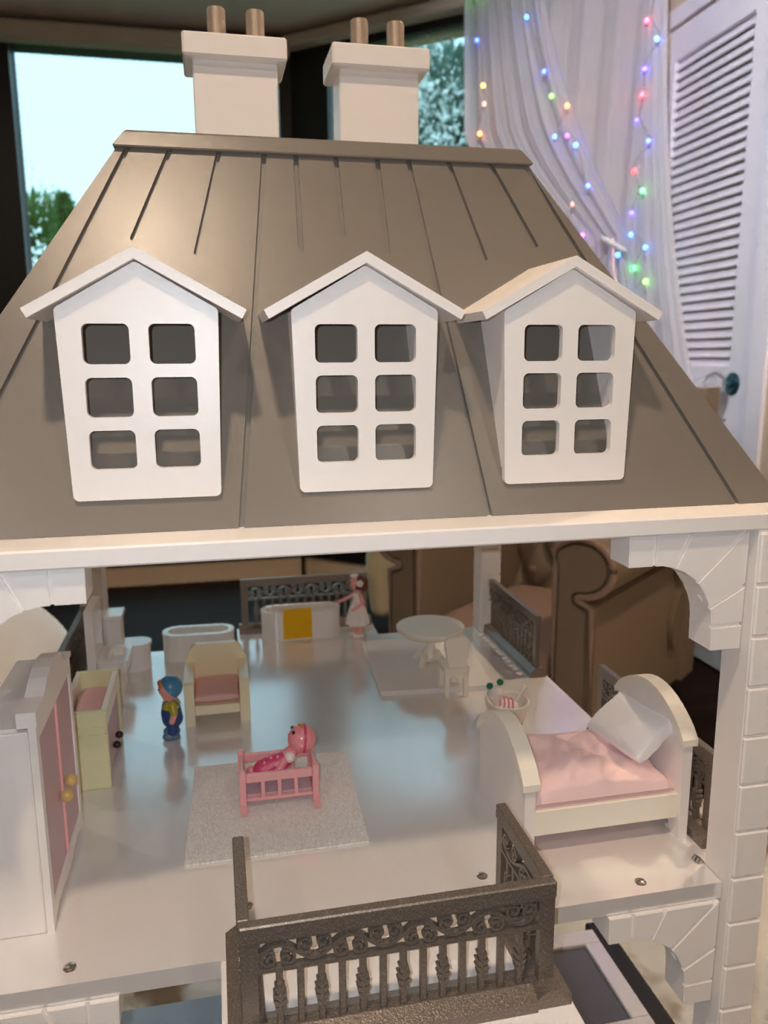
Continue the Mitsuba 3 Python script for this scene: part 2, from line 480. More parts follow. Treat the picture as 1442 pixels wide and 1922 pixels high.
def slope_map(m, x_side=False):
    m = tm(m).copy()
    v = m.vertices
    m.vertices = np.stack([v[:, 0], 0.028 + v[:, 1] * ca - v[:, 2] * sa, 0.322 + v[:, 1] * sa + v[:, 2] * ca], 1)
    return m


front = Polygon([(-0.347, 0), (0.347, 0), (0.171, SL), (-0.171, SL)])
board = to_m(extr(front, 'z', -0.007, 0.0))
grooves = [(-.161, .163, -.296, .028), (-.128, .164, -.161, .129), (-.091, .164, -.114, .124), (-.056, .164, -.091, .0285), (-.031, .164, -.033, .126), (.002, .165, .002, .132),
           (.037, .165, .038, .126), (.063, .165, .094, .0285), (.097, .165, .120, .124), (.133, .165, .167, .130), (.164, .165, .305, .0285)]
for xa, ya, xb, yb in grooves:
    l = LineString([(xa, (ya + 0.004 - 0.028) / ca), (xb, (yb - 0.028) / ca)]).buffer(0.0021, quad_segs=4)
    board = board - to_m(extr(l, 'z', -0.0042, 0.001))
bm = tm(board)
obj('front_slope', slope_map(bm), 'roof_paint', RB)
back = slope_map(extr(front, 'z', -0.007, 0.0)); back.vertices[:, 1] = 2 * CY - back.vertices[:, 1]; back.invert()
obj('back_slope', back, 'roof_paint', RB)
for s in (-1, 1):
    o = [(s * .347, .028, .322), (s * .347, 2 * CY - .028, .322), (s * .171, 2 * CY - .165, .605), (s * .171, .165, .605)]
    i = [(x - s * 0.008, y, z) for x, y, z in o]
    i = [(i[0][0], .036, .322), (i[1][0], 2 * CY - .036, .322), (i[2][0], 2 * CY - .170, .603), (i[3][0], .170, .603)]
    obj('side_slope', hullpts(o + i), 'roof_paint', RB)
y0, y1 = 0.160, 2 * CY - 0.160
cap = []
for z, e in ((0.6035, 0.0), (0.6045, -0.001), (0.6155, 0.0075), (0.617, 0.0095)):
    cap += [(sx * (0.1735 - e), yy, z) for sx in (-1, 1) for yy in (y0 + e * 0.6, y1 - e * 0.6)]
obj('ridge_cap', hullpts(cap), 'roof_paint', RB)

# chimneys
for cx in (-0.0715, 0.0685):
    c = thing('chimney', parent=H)
    obj('shaft', cbox(cx - 0.040, cx + 0.040, 0.302, 0.345, 0.6165, 0.718, 0.0012), 'paint_white', c)
    obj('cap', cbox(cx - 0.0485, cx + 0.0485, 0.290, 0.356, 0.7165, 0.737, 0.0018), 'paint_white', c)
    for dx in (-0.0155, 0.0215):
        obj('pot', lathe([(0, 0), (0.0089, 0), (0.0089, 0.031), (0.0082, 0.0325), (0.0066, 0.0325), (0.006, 0.028), (0, 0.028)], (cx + dx, 0.325, 0.7372), 28), 'bronze', c, smooth=35, label='bronze-coloured peg chimney pot')

# dormers
WX = 0.0303; PX = 0.0428
for cx in (-0.1535, 0.0015, 0.1575):
    d = thing('dormer', parent=H)
    fz0 = 0.3445
    body = Polygon([(cx - 0.0495, fz0), (cx + 0.0495, fz0), (cx + 0.0528, 0.473), (cx, 0.5035), (cx - 0.0528, 0.473)]).buffer(-0.004).buffer(0.004, quad_segs=6)
    for r in range(3):
        zc = 0.4500 - r * 0.0355
        for s in (-1, 1):
            xc = cx + s * PX / 2
            body = body.difference(rrect(xc - WX / 2, xc + WX / 2, zc - 0.0133, zc + 0.0133, 0.0042))
    obj('front_panel', extr(body, 'y', 0.035, 0.041), 'paint_white', d)
    yr = lambda z: 0.028 + (z - 0.322) / math.tan(al)
    for s in (-1, 1):
        ck = Polygon([(0.0411, fz0 + 0.012), (0.0411, 0.474), (yr(0.474) + 0.001, 0.474), (yr(fz0 + 0.012) + 0.001, fz0 + 0.012)])
        xo = cx + s * 0.0465
        obj('cheek', extr(ck, 'x', xo - 0.0025, xo + 0.0025), 'paint_white', d)
        # roof board: eave to ridge, running back into the slope
        ex, ez, rz = cx + s * 0.0685, 0.4665, 0.5045
        sl = math.atan2(rz - ez, 0.0685); nx, nz = -s * math.sin(sl) * -1, math.cos(sl)
        t = 0.0068
        prof = [(ex, ez), (cx, rz), (cx, rz + t / math.cos(sl)), (ex + s * math.sin(sl) * t, ez + math.cos(sl) * t)]
        pts = [(x, 0.029, z) for x, z in prof] + [(x, yr(z) + 0.002, z) for x, z in prof]
        h = hullpts(pts)
        obj('roof_board', h, 'paint_white', d)

# eave board, floor board
obj('eave_board', cbox(-0.365, 0.366, -0.010, 2 * CY + 0.012, 0.3083, 0.3218, 0.0014), 'paint_white', H)
fp = sbox(-0.318, 0.0, 0.335, 0.6745)
for a in (sbox(0.2985, -1, 1, 0.0275), sbox(0.301, 0.646, 1, 1), sbox(-1, -1, -0.2945, 0.0275), sbox(-1, 0.646, -0.273, 1)):
    fp = fp.difference(a)
FB = obj('floor_board', extr(fp, 'z', -0.0150, 0.0), 'paint_floor', H)
obj('balcony_floor', cbox(-0.120, 0.119, -0.124, -0.0003, -0.0150, 0.0, 0.0008), 'paint_white', H)
obj('balcony_floor', cbox(-0.085, 0.140, 0.6748, 0.752, -0.0150, 0.0, 0.0008), 'paint_floor', H)
for x, y in ((-0.229, 0.017), (0.102, 0.052), (0.231, 0.015), (-0.098, 0.057)):
    sc = lathe([(0, 0), (0.0050, 0), (0.0046, 0.0009), (0.0030, 0.0018), (0, 0.0022)], (x, y, 0.0), 20)
    sl = trimesh.creation.box((0.007, 0.0009, 0.002)); sl.apply_translation((x, y, 0.0022))
    obj('screw', to_m(sc) - to_m(sl), 'steel', FB, smooth=35, label='steel screw head')
sc = lathe([(0, 0), (0.0050, 0), (0.0050, 0.004), (0, 0.005)], (0, 0, 0), 20)
sc.apply_transform(trimesh.transformations.rotation_matrix(math.radians(38), [0, 1, 0]))
sc.apply_translation((0.2945, 0.031, -0.0005))
obj('screw', sc, 'steel', FB, smooth=35, label='tilted steel screw head')

# corner posts with block courses
for x0, x1, y0, y1 in ((0.2995, 0.3305, -0.012, 0.0265), (-0.3285, -0.2960, -0.012, 0.0265), (0.3035, 0.3365, 0.648, 0.687), (-0.309, -0.2745, 0.648, 0.687)):
    p = obj('corner_post', cbox(x0, x1, y0 + 0.0035, y1, RF, 0.3082, 0.0008), 'paint_white', H)
    for i in range(-14, 7):
        za, zb = 0.0105 + 0.0424 * i, 0.0105 + 0.0424 * (i + 1)
        obj('block', cbox(x0 + 0.0003, x1 - 0.0003, y0, y0 + 0.0045, za + 0.0011, min(zb - 0.0011, 0.3078), 0.0013), 'paint_white', p)

# corner brackets with voussoirs
arch = [(.193, 0), (.1935, -.0248), (.213, -.0248), (.222, -.025), (.231, -.027), (.240, -.0305), (.251, -.038), (.2585, -.048), (.2635, -.058), (.266, -.066), (.267, -.075), (.267, -.078), (.2675, -.0965), (.2945, -.0968), (.2955, 0)]
joints = [((.215, .01), (.215, -.03)), ((.2462, .004), (.2312, -.0295)), ((.2945, .002), (.250, -.0415)), ((.300, -.041), (.262, -.062)), ((.300, -.0755), (.26, -.0765))]


def bracket(sgn, ztop, ya, yb):
    pts = [(sgn * x + (0 if sgn > 0 else 0.0), ztop + z) for x, z in arch]
    poly = Polygon(pts).buffer(0)
    b = obj('bracket', extr(poly.buffer(-0.0006), 'y', ya + 0.0032, yb), 'paint_white', H)
    cut = unary_union([LineString([(sgn * a[0], ztop + a[1]), (sgn * c[0], ztop + c[1])]).buffer(0.0014) for a, c in joints])
    for g in getattr(poly.buffer(-0.0004).difference(cut), 'geoms', []):
        if g.area < 1e-6:
            continue
        lo = extr(g, 'y', ya + 0.0006, ya + 0.0036)
        hi = extr(g.buffer(-0.0005), 'y', ya, ya + 0.0012)
        obj('voussoir', [lo, hi], 'paint_white', b)
    peg = trimesh.creation.cylinder(0.0032, 0.0016, sections=20)
    peg.apply_transform(trimesh.geometry.align_vectors([0, 0, 1], [-sgn * 0.9, 0, -0.43]))
    peg.apply_translation((sgn * 0.2622, (ya + yb) / 2 - 0.004, ztop - 0.056))
    obj('peg', peg, 'rug_felt', b)


for s in (1, -1):
    bracket(s, 0.3075, -0.004, 0.0262)
    bracket(s, -0.0153, -0.004, 0.0262)

# railings ------------------------------------------------------------------------------------------------
RH = 0.088


def scroll_pattern(L):
    """The pierced scroll band: a running wave with curls above and below."""
    z0, z1 = 0.0548, 0.0762
    zc, A = (z0 + z1) / 2, 0.0062
    n = max(1, round((L - 0.024) / 0.0475))
    lam = (L - 0.024) / n
    strokes = []
    xs = np.linspace(0, L - 0.024, 40 * n)
    strokes.append(LineString([(0.012 + x, zc + A * math.sin(2 * math.pi * x / lam)) for x in xs]).buffer(0.0012, quad_segs=3))
    for k in range(2 * n):
        xm = 0.012 + (k + 0.5) * lam / 2
        sg = 1 if k % 2 == 0 else -1
        for dirn in (-1, 1):
            cx, cz = xm + dirn * lam * 0.118, zc - sg * 0.0040
            sp = [(cx + dirn * r * math.cos(t), cz - sg * r * math.sin(t)) for t, r in zip(np.linspace(-1.9, 6.6, 36), np.linspace(0.0060, 0.0012, 36))]
            strokes.append(LineString(sp).buffer(0.0010, quad_segs=3))
    u = unary_union(strokes).intersection(sbox(0.010, z0 - 0.001, L - 0.010, z1 + 0.001))
    return u.simplify(0.00012)


def railing(L, place, bars, extra_base=0.016, label=None, base_ext=(0.005, 0.005)):
    """place maps a mesh in local (along, outward, up) coordinates into the house."""
    r = thing('railing', parent=H, label=label)
    t0, t1 = -0.003, 0.003
    fr = sbox(0, 0, L, RH).difference(sbox(0.0105, 0.012, L - 0.0105, 0.0535)).difference(sbox(0.0115, 0.0560, L - 0.0115, 0.0755))
    obj('frame', place(extr(fr, 'y', t0, t1)), 'pewter', r)
    obj('top_rail', place(cbox(-0.0008, L + 0.0008, t0 - 0.0012, t1 + 0.0012, 0.0765, RH + 0.0008, 0.0010)), 'pewter', r)
    sp = scroll_pattern(L)
    obj('scrollwork', place(extr(sp, 'y', -0.0022, 0.0034)), 'pewter', r)
    px = (L - 0.021) / (bars + 1)
    for i in range(bars):
        x = 0.0105 + px * (i + 1)
        w = 0.0022
        ms = [cbox(x - w, x + w, -0.0026, 0.0026, 0.0115, 0.054, 0.0005)]
        if i % 2 == 0:
            for dz, ww in ((0.0072, 0.0034), (0.0024, 0.0044), (-0.0024, 0.0044), (-0.0072, 0.0034)):
                z = 0.0325 + dz
                for sd in (-1, 1):
                    q = [(x + sd * 0.0006, z - 0.0026), (x + sd * ww * 0.75, z - 0.0014), (x + sd * ww, z + 0.0016), (x + sd * (ww - 0.0014), z + 0.0024), (x + sd * 0.0006, z + 0.0008)]
                    ms.append(extr(Polygon(q).buffer(0), 'y', -0.0034, 0.0034))
            obj('baluster', place(trimesh.util.concatenate(ms)), 'pewter', r)
        else:
            obj('baluster', place(ms[0]), 'pewter', r)
    e = extra_base
    bp = Polygon([(-e, 0), (e, 0), (e, 0.008), (0.0045, 0.0135), (-0.0045, 0.0135), (-e, 0.008)])
    b = extr(bp, 'x', -base_ext[0], L + base_ext[1])
    hole_ = cbox(-0.0002, L + 0.0002, -0.0031, 0.0031, -1, 1, 0.0001)
    obj('base_strip', place(to_m(b) - to_m(hole_)), 'pewter', r)
    return r


def placer(A, ang):
    c, s = math.cos(ang), math.sin(ang)

    def f(m):
        m = tm(m).copy()
        v = m.vertices
        m.vertices = np.stack([A[0] + v[:, 0] * c - v[:, 1] * s, A[1] + v[:, 0] * s + v[:, 1] * c, A[2] + v[:, 2]], 1)
        return m
    return f


railing(0.213, placer((-0.106, -0.080, 0.0), 0.0), 13, base_ext=(-0.0155, -0.0155))                          # front of the balcony
railing(0.093, placer((0.1045, -0.0755, 0.0), math.pi / 2), 5, 0.0125, base_ext=(0.0185, 0.001))                    # its sides
railing(0.093, placer((-0.1035, -0.0755, 0.0), math.pi / 2), 5, 0.0125, base_ext=(0.0185, 0.001))
railing(0.225, placer((0.321, 0.455, 0.0), math.pi / 2), 13, 0.012)             # right edge of the floor, rear and front
railing(0.222, placer((0.321, 0.050, 0.0), math.pi / 2), 13, 0.012)
railing(0.225, placer((-0.303, 0.418, 0.0), math.pi / 2), 13, 0.012)            # left edge of the floor
railing(0.208, placer((-0.076, 0.735, 0.0), 0.0), 13, 0.014)                    # back of the rear balcony

# lower storey seen under the upper floor
GZ = -0.30
obj('ground_floor', cbox(-0.29, 0.348, -0.06, 0.310, GZ - 0.016, GZ, 0.001), 'pale_blue', H)
obj('glass_panel', cbox(0.10, 0.3248, 0.1682, 0.2868, GZ, GZ + 0.002, 0.0005), 'slate_glass', H, label='dark glossy panel in the white frame')
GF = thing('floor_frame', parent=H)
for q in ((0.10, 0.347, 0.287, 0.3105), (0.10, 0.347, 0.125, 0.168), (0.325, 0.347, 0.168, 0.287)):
    obj('rail', cbox(*q, GZ, GZ + 0.006, 0.001), 'paint_floor', GF)  # white rails in the greyer floor paint, imitating the shade they lie in
obj('plinth_strip', cbox(0.349, 0.376, -0.10, 0.335, GZ - 0.045, GZ - 0.004, 0.002), 'black_gloss', H, label='black strip along the lower floor')

# ------------------------------------------------------------------ things on the upper floor
# wardrobe at the left, its doors facing right
W = thing('wardrobe', 'tall white wardrobe with mauve doors at the left edge of the dollhouse floor', 'wardrobe')
wx0, wx1, wy0, wy1 = -0.2915, -0.2465, 0.0585, 0.206
obj('body', cbox(wx0, wx1 - 0.006, wy0, wy1, 0.0, 0.1685, 0.001), 'paint_white', W)
ft = Polygon([(wy0, 0), (0.064, 0.0), (0.070, 0.006), (0.085, 0.0095), (0.106, 0.0085), (0.118, 0.0055), (0.133, 0.0045), (0.148, 0.0055), (0.160, 0.0085), (0.180, 0.0095), (0.194, 0.006), (0.200, 0), (wy1, 0), (wy1, 0.172), (wy0, 0.172)])
ft = ft.difference(sbox(wy0 + 0.009, 0.021, wy1 - 0.009, 0.160))
obj('front_frame', extr(ft, 'x', wx1 - 0.0055, wx1), 'paint_white', W)
ymid = (wy0 + wy1) / 2
for i, (a, b) in enumerate(((wy0 + 0.0095, ymid - 0.0006), (ymid + 0.0006, wy1 - 0.0095))):
    dr_ = obj('door', cbox(wx1 - 0.0055, wx1 - 0.0012, a, b, 0.0215, 0.1595, 0.0006), 'mauve', W, label='mauve door with a wooden knob')
    ky = ymid + (-0.010 if i == 0 else 0.010)
    obj('knob', along_x([(0, 0), (0.0022, 0), (0.002, 0.002), (0.0048, 0.0045), (0.0056, 0.0075), (0.0045, 0.0105), (0, 0.012)], np.array([wx1 - 0.0012, ky, 0.083]), 20) if False else ball((wx1 + 0.0048, ky, 0.083 - 0.003 * (i == 0)), 0.0054, 2), 'natural_wood', dr_, smooth=True)
obj('centre_strip', cbox(wx1 - 0.003, wx1 + 0.0006, ymid - 0.0012, ymid + 0.0012, 0.0215, 0.1595, 0.0004), 'cradle_pink', W)
crown = [(wy0 - 0.001, 0.1725), (wy1 + 0.003, 0.1725), (wy1 + 0.003, 0.1765), (0.183, 0.1765), (0.179, 0.180), (0.170, 0.1885), (0.157, 0.1945), (0.138, 0.1970), (0.120, 0.1960), (0.106, 0.1925), (0.095, 0.1870), (0.087, 0.1845), (wy0 - 0.001, 0.1845)]
obj('crown', extr(Polygon(crown), 'x', wx1 - 0.013, wx1 + 0.001), 'paint_white', W)
obj('top_board', cbox(wx0, wx1 - 0.0135, wy0, wy1, 0.1688, 0.1722, 0.0008), 'paint_white', W)

# changing table
C = thing('changing_table', 'pale yellow changing table with mauve drawers behind the wardrobe', 'changing table')
cx0, cx1, cy0, cy1 = -0.2755, -0.2285, 0.273, 0.392
obj('end_panel', cbox(cx0, cx1, cy0, cy0 + 0.007, 0, 0.0605, 0.001), 'pale_yellow', C)
obj('end_panel', cbox(cx0, cx1, cy1 - 0.007, cy1, 0, 0.0605, 0.001), 'pale_yellow', C)
obj('end_trim', cbox(cx0, cx1 - 0.001, cy0 - 0.003, cy0 + 0.005, 0.0615, 0.0705, 0.0012), 'pale_yellow', C)
obj('end_board', cbox(cx0, cx1, cy0 - 0.0005, cy0 + 0.006, 0.0610, 0.0865, 0.0012), 'pale_yellow', C)
obj('end_board', cbox(cx0, cx1, cy1 - 0.006, cy1, 0.0610, 0.0865, 0.0012), 'pale_yellow', C)
obj('side_rail', cbox(cx1 - 0.006, cx1 - 0.0003, cy0 + 0.0062, cy1 - 0.0062, 0.066, 0.0855, 0.0008), 'ivory', C)
obj('side_rail', cbox(cx0 + 0.0003, cx0 + 0.006, cy0 + 0.0062, cy1 - 0.0062, 0.066, 0.0855, 0.0008), 'ivory', C)
obj('cabinet', cbox(cx0 + 0.001, cx1 - 0.006, cy0 + 0.0072, cy1 - 0.0072, 0.006, 0.0640, 0.0008), 'ivory', C)
for i, ya in enumerate((cy0 + 0.010, (cy0 + cy1) / 2 + 0.001)):
    for j, za in enumerate((0.008, 0.036)):
        dw = obj('drawer', cbox(cx1 - 0.006, cx1 - 0.002, ya, ya + 0.048, za, za + 0.026, 0.0008), 'mauve', C, label='mauve drawer front')
        if j == 0:
            for q in (0.5,):
                obj('knob', ball((cx1 + 0.002, ya + 0.048 * (0.8 if i == 0 else 0.25), za + 0.017), 0.0042, 2), 'dark_knob', dw, smooth=True)
cush = grid_mesh(lambda u, v: (cx0 + 0.007 + u * (cx1 - cx0 - 0.0145), cy0 + 0.009 + v * (cy1 - cy0 - 0.018), 0.0655 + 0.011 * (np.sin(np.pi * u) * np.sin(np.pi * v)) ** 0.4), 16, 24)
obj('changing_mat', cush, 'rose_cloth', smooth=True, label='pink padded mat lying in the pale yellow changing table', cat='changing mat')

# armchair
A = thing('armchair', 'cream wooden toy armchair with rounded back beside the blue boy doll', 'armchair')
ax0, ax1, ay0, ay1 = -0.157, -0.0785, 0.402, 0.474
for a, b in ((ax0, ax0 + 0.012), (ax1 - 0.012, ax1)):
    arm = Polygon([(ay0, 0), (ay0 + 0.013, 0), (ay0 + 0.013, 0.012), (ay1 - 0.013, 0.012), (ay1 - 0.013, 0), (ay1, 0), (ay1, 0.055), (ay0 + 0.003, 0.055), (ay0, 0.052)])
    obj('arm', extr(arm, 'x', a, b), 'cream', A)
bk = Polygon([(ax0 + 0.0005, 0.012), (ax1 - 0.0005, 0.012), (ax1 - 0.0005, 0.058), (ax1 - 0.004, 0.064), (ax1 - 0.008, 0.073), (ax1 - 0.014, 0.078), (ax0 + 0.014, 0.078), (ax0 + 0.008, 0.073), (ax0 + 0.004, 0.064), (ax0 + 0.0005, 0.058)])
obj('backrest', extr(bk, 'y', ay1 + 0.0002, ay1 + 0.008), 'cream', A)
obj('seat_rail', cbox(ax0 + 0.0122, ax1 - 0.0122, ay0 + 0.001, ay1 - 0.0005, 0.012, 0.024, 0.0008), 'cream', A)
def cushion(x0, x1, y0, y1, z, h, p=0.45, n=22, wob=0.0, seed=1):
    def top(u, v, s):
        f = np.clip(np.sin(np.pi * u) * np.sin(np.pi * v), 0, 1) ** p
        P = np.stack([u * 3, v * 3, u * 0 + seed], -1)
        return z + h * 0.5 + s * h * 0.5 * f + wob * (meshkit.noise(P, seed) - 0.5) * f
    X = lambda u: x0 + (x1 - x0) * (0.5 - 0.5 * np.cos(np.pi * u))
    Y = lambda v: y0 + (y1 - y0) * (0.5 - 0.5 * np.cos(np.pi * v))
    a = grid_mesh(lambda u, v: (X(u), Y(v), top(u, v, 1)), n, n)
    b = grid_mesh(lambda u, v: (X(u), Y(v), top(u, v, -1)), n, n); b.invert()
    m = trimesh.util.concatenate([a, b]); m.merge_vertices(); m.fix_normals()
    return m
obj('seat_cushion', cushion(ax0 + 0.0125, ax1 - 0.0125, ay0 + 0.004, ay1 - 0.001, 0.0242, 0.014), 'rose_cloth', smooth=True, label='pink seat cushion on the cream toy armchair', cat='cushion')

# boy doll in blue dungarees, facing left
bx, by = -0.171, 0.378
B = thing('boy_doll', 'small boy doll with blue hat and dungarees standing beside the cream armchair', 'doll')
body = limb([(bx - .001, by, .062, .0125), (bx, by, .045, .006)]) + limb([(bx, by, .044, .0075), (bx, by, .034, .0112), (bx + .001, by, .024, .0115)])
for s in (-1, 1):
    body = body + limb([(bx + .001, by + s * .005, .024, .0072), (bx + .001, by + s * .0055, .010, .0058), (bx + .001, by + s * .0055, .005, .0055)])
    body = body + limb([(bx + .002, by + s * .0105, .044, .004), (bx + .004, by + s * .014, .034, .0036), (bx + .001, by + s * .0145, .026, .0036)])
obj('body', skin(body, 0.0016, 6), 'doll_skin', B, smooth=True)
dun = limb([(bx, by, .038, .0105), (bx, by, .032, .0121), (bx + .001, by, .024, .0124)])
for s in (-1, 1):
    dun = dun + limb([(bx + .001, by + s * .005, .024, .0080), (bx + .001, by + s * .0057, .009, .0066)])
obj('dungarees', skin(dun, 0.0016, 6), 'boy_blue', B, smooth=True)
sh = limb([(bx, by, .0465, .0078), (bx, by, .039, .0110)])
for s in (-1, 1):
    sh = sh + limb([(bx + .002, by + s * .0100, .044, .0050), (bx + .0038, by + s * .0138, .0365, .0046)])
obj('shirt', skin(sh, 0.0015, 5), 'lime', B, smooth=True)
for s in (-1, 1):
    obj('brace', tube([(bx - .0095, by + s * .004, .0405), (bx - .0065, by + s * .0062, .0462), (bx + .001, by + s * .0068, .0505), (bx + .007, by + s * .006, .0455), (bx + .0105, by + s * .004, .039)], 0.0012, 6), 'shoe_blue', B, smooth=True)
    obj('shoe', skin(limb([(bx + .004, by + s * .0065, .0047, .0050), (bx - .006, by + s * .0070, .0045, .0052)]), 0.0018, 4), 'shoe_blue', B, smooth=True)
cut = m3.Manifold.cube([.1, .1, .1], True).rotate([0, -38, 0]).translate([bx - .0425, by, .0330])
hat = (sph((bx + .0005, by, .0628), .0140, 32) - cut)
obj('hat', hat, 'hat_blue', B, smooth=40)
obj('hair', skin(limb([(bx - .0092, by - .006, .0680, .0034), (bx - .0108, by, .0690, .0036), (bx - .0092, by + .006, .0680, .0034)]), .0012, 3), 'hair_orange', B, smooth=True)
for s in (-1, 1):
    obj('eye', ball((bx - .0122, by + s * .0045, .0625), .0014, 1), 'black_gloss', B, smooth=True)
obj('mouth', ball((bx - .0122, by, .0572), .0017, 1, (0.5, 1.5, 0.6)), 'dress_pink', B, smooth=True)

# rug and cradle
rw = grid_mesh(lambda u, v: (-0.150 + u * 0.166 + 0.006 * v * (1 - u) + 0.006 * v * u, 0.120 + v * 0.174, 0.0026 + 0.0004 * meshkit.noise(np.stack([u * 60, v * 60, u * 0], -1))), 60, 60)
edge = extr(Polygon([(-0.150, .120), (0.016, .120), (0.022, .294), (-0.144, .294)]), 'z', 0.0002, 0.0024)
obj('woven_rug', [rw, edge], 'rug_weave', label='beige woven rug under the pink cradle', cat='rug')

Q = thing('cradle', 'pink plastic toy cradle standing on the beige woven rug', 'cradle')
qx0, qx1, qy0, qy1, qz = -0.0985, -0.0205, 0.190, 0.238, 0.003
for x in (qx0, qx1 - 0.0065):
    obj('post', cbox(x, x + 0.0065, qy0, qy0 + 0.0065, qz + 0.004, 0.0455, 0.0008), 'cradle_pink', Q)
    obj('post', cbox(x, x + 0.0065, qy1 - 0.0065, qy1, qz + 0.004, 0.0475, 0.0008), 'cradle_pink', Q)
    obj('end_panel', cbox(x + 0.0015, x + 0.005, qy0 + 0.0066, qy1 - 0.0066, 0.014, 0.0440, 0.0006), 'cradle_pink', Q)
    rk = Polygon([(qy0 - 0.012, qz + 0.0045)] + [(qy0 - 0.012 + (qy1 - qy0 + 0.024) * t, qz + 0.0005 + 0.004 * (2 * t - 1) ** 2) for t in np.linspace(0, 1, 14)] + [(qy1 + 0.012, qz + 0.0045), (qy1, qz + 0.0085), (qy0, qz + 0.0085)])
    obj('rocker', extr(rk.buffer(0), 'x', x + 0.0004, x + 0.0061), 'cradle_pink', Q)
for ya in (qy0 + 0.001, qy1 - 0.0055):
    a, b = qx0 + 0.0066, qx1 - 0.0066
    obj('top_bar', cbox(a, b, ya, ya + 0.0045, 0.0335, 0.0425, 0.0007), 'cradle_pink', Q)
    obj('bottom_bar', cbox(a, b, ya, ya + 0.0045, 0.0135, 0.0170, 0.0007), 'cradle_pink', Q)
    for k in range(3):
        x = a + (b - a) * (k + 1) / 4
        obj('bar', cbox(x - 0.0019, x + 0.0019, ya + 0.0005, ya + 0.004, 0.0168, 0.0337, 0.0005), 'cradle_pink', Q)
obj('base_board', cbox(qx0 + 0.0066, qx1 - 0.0066, qy0 + 0.0056, qy1 - 0.0056, 0.0142, 0.0190, 0.0006), 'mauve', Q)

P = thing('baby_doll', 'pink plastic baby doll in a spotted dress lying in the pink cradle', 'doll')
hd = np.array([-0.0345, 0.214, 0.0635])
body = sph(hd, .0142, 32) + limb([(-.050, .214, .0455, .0070), (-.058, .214, .0405, .0085), (-.068, .214, .0340, .0085)])
body = body + limb([(hd[0] - .006, hd[1], hd[2] - .009, .006), (-.052, .214, .0455, .0062)])
for s in (-1, 1):
    body = body + limb([(-.053, .214 + s * .0075, .0455, .0040), (-.058, .214 + s * .0125, .0400, .0036), (-.0635, .214 + s * .0135, .0350, .0032)])
    body = body + limb([(-.068, .214 + s * .004, .0320, .0058), (-.080, .214 + s * .005, .0290, .0054), (-.0855, .214 + s * .0055, .0310, .0054)])
obj('body', skin(body, 0.0017, 6), 'baby_skin', P, smooth=True)
dr2 = limb([(-.0535, .214, .0425, .0090), (-.061, .214, .0390, .0104), (-.0735, .214, .0335, .0112)])
obj('dress', skin(dr2, .0017, 5), 'dress_pink', P, smooth=True)
obj('collar', skin(limb([(-.0475, .208, .0475, .0056), (-.0475, .220, .0475, .0056)]), .0015, 4), 'dress_white', P, smooth=True)
dv = tm(dr2)
rng = np.random.default_rng(7)
for t, ph in ((0.15, -.5), (0.3, -1.3), (0.45, -.3), (0.55, -1.0), (0.7, -1.6), (0.8, -.5), (0.4, .4), (0.65, .3)):
    ax = np.array([-.0535, .214, .0425]) * (1 - t) + np.array([-.0735, .214, .0335]) * t
    dirv = np.array([-0.35 * math.cos(ph), math.sin(ph), math.cos(ph) * 0.9]); dirv /= np.linalg.norm(dirv)
    obj('dot', ball(ax + dirv * (0.0093 + 0.0017 * t), 0.0016, 1), 'dot_pink', P, smooth=True)
for s in (-1, 1):
    e = hd + np.array([-.0085, s * .0058, .0098])
    obj('eye', ball(e, .0019, 1), 'black_gloss', P, smooth=True)
obj('mouth', ball(hd + np.array([-.0128, 0, .0052]), .0016, 1, (.6, 1.5, .8)), 'dress_pink', P, smooth=True)
tl = [hd + .0143 * np.array([math.sin(0.35) * 0.4 + 0.1 * math.cos(a), math.sin(a), math.cos(a)]) / np.linalg.norm([math.sin(0.35) * 0.4 + 0.1 * math.cos(a), math.sin(a), math.cos(a)]) for a in np.linspace(-2.3, 2.3, 24)]
obj('hood_band', tube(tl, .0013, 6), 'dress_pink', P, smooth=True)
obj('hair', skin(limb([(hd[0] + .001, hd[1] - .003, hd[2] + .0138, .0017), (hd[0] - .002, hd[1] + .002, hd[2] + .0138, .0017)]), .001, 2), 'hair_orange', P, smooth=True)

# white felt mat, round table, chair
fm = extr(Polygon([(.093, .435), (.2445, .423), (.268, .628), (.105, .628)]), 'z', 0.0002, 0.0072)
obj('felt_mat', fm, 'rug_felt', label='thick pale grey mat under the round white table', cat='rug')
tz = 0.0073
TB = thing('round_table', 'round white pedestal table on the pale grey mat', 'table')
tc = (0.184, 0.522)
obj('table_top', lathe([(0, 0.0490), (0.030, 0.0490), (0.041, 0.0515), (0.0475, 0.0560), (0.0490, 0.0595), (0.0490, 0.0615), (0.0478, 0.0625), (0, 0.0622)], (*tc, 0), 48), 'ivory', TB, smooth=30)
obj('pedestal', lathe([(0, tz + .004), (0.010, tz + .004), (0.012, tz + .010), (0.008, tz + .018), (0.0065, tz + .026), (0.009, tz + .036), (0.014, 0.0489), (0, 0.0489)], (*tc, 0), 24), 'ivory', TB, smooth=30)
for k in range(4):
    a = math.radians(45 + 90 * k)
    fo = Polygon([(0.004, tz + .007), (0.012, tz + .016), (0.020, tz + .013), (0.026, tz + .004), (0.029, tz + .0), (0.023, tz + .0), (0.018, tz + .006), (0.010, tz + .006)])
    obj('foot', move(extr(fo, 'y', -0.0035, 0.0035), a, (*tc, 0)), 'ivory', TB)
CH = thing('dining_chair', 'small cream toy chair with its back to the viewer at the round table', 'chair')
hx0, hx1, hy0, hy1 = 0.1725, 0.2065, 0.408, 0.443
obj('seat', cbox(hx0, hx1, hy0, hy1, 0.0345, 0.0420, 0.0012), 'ivory', CH)
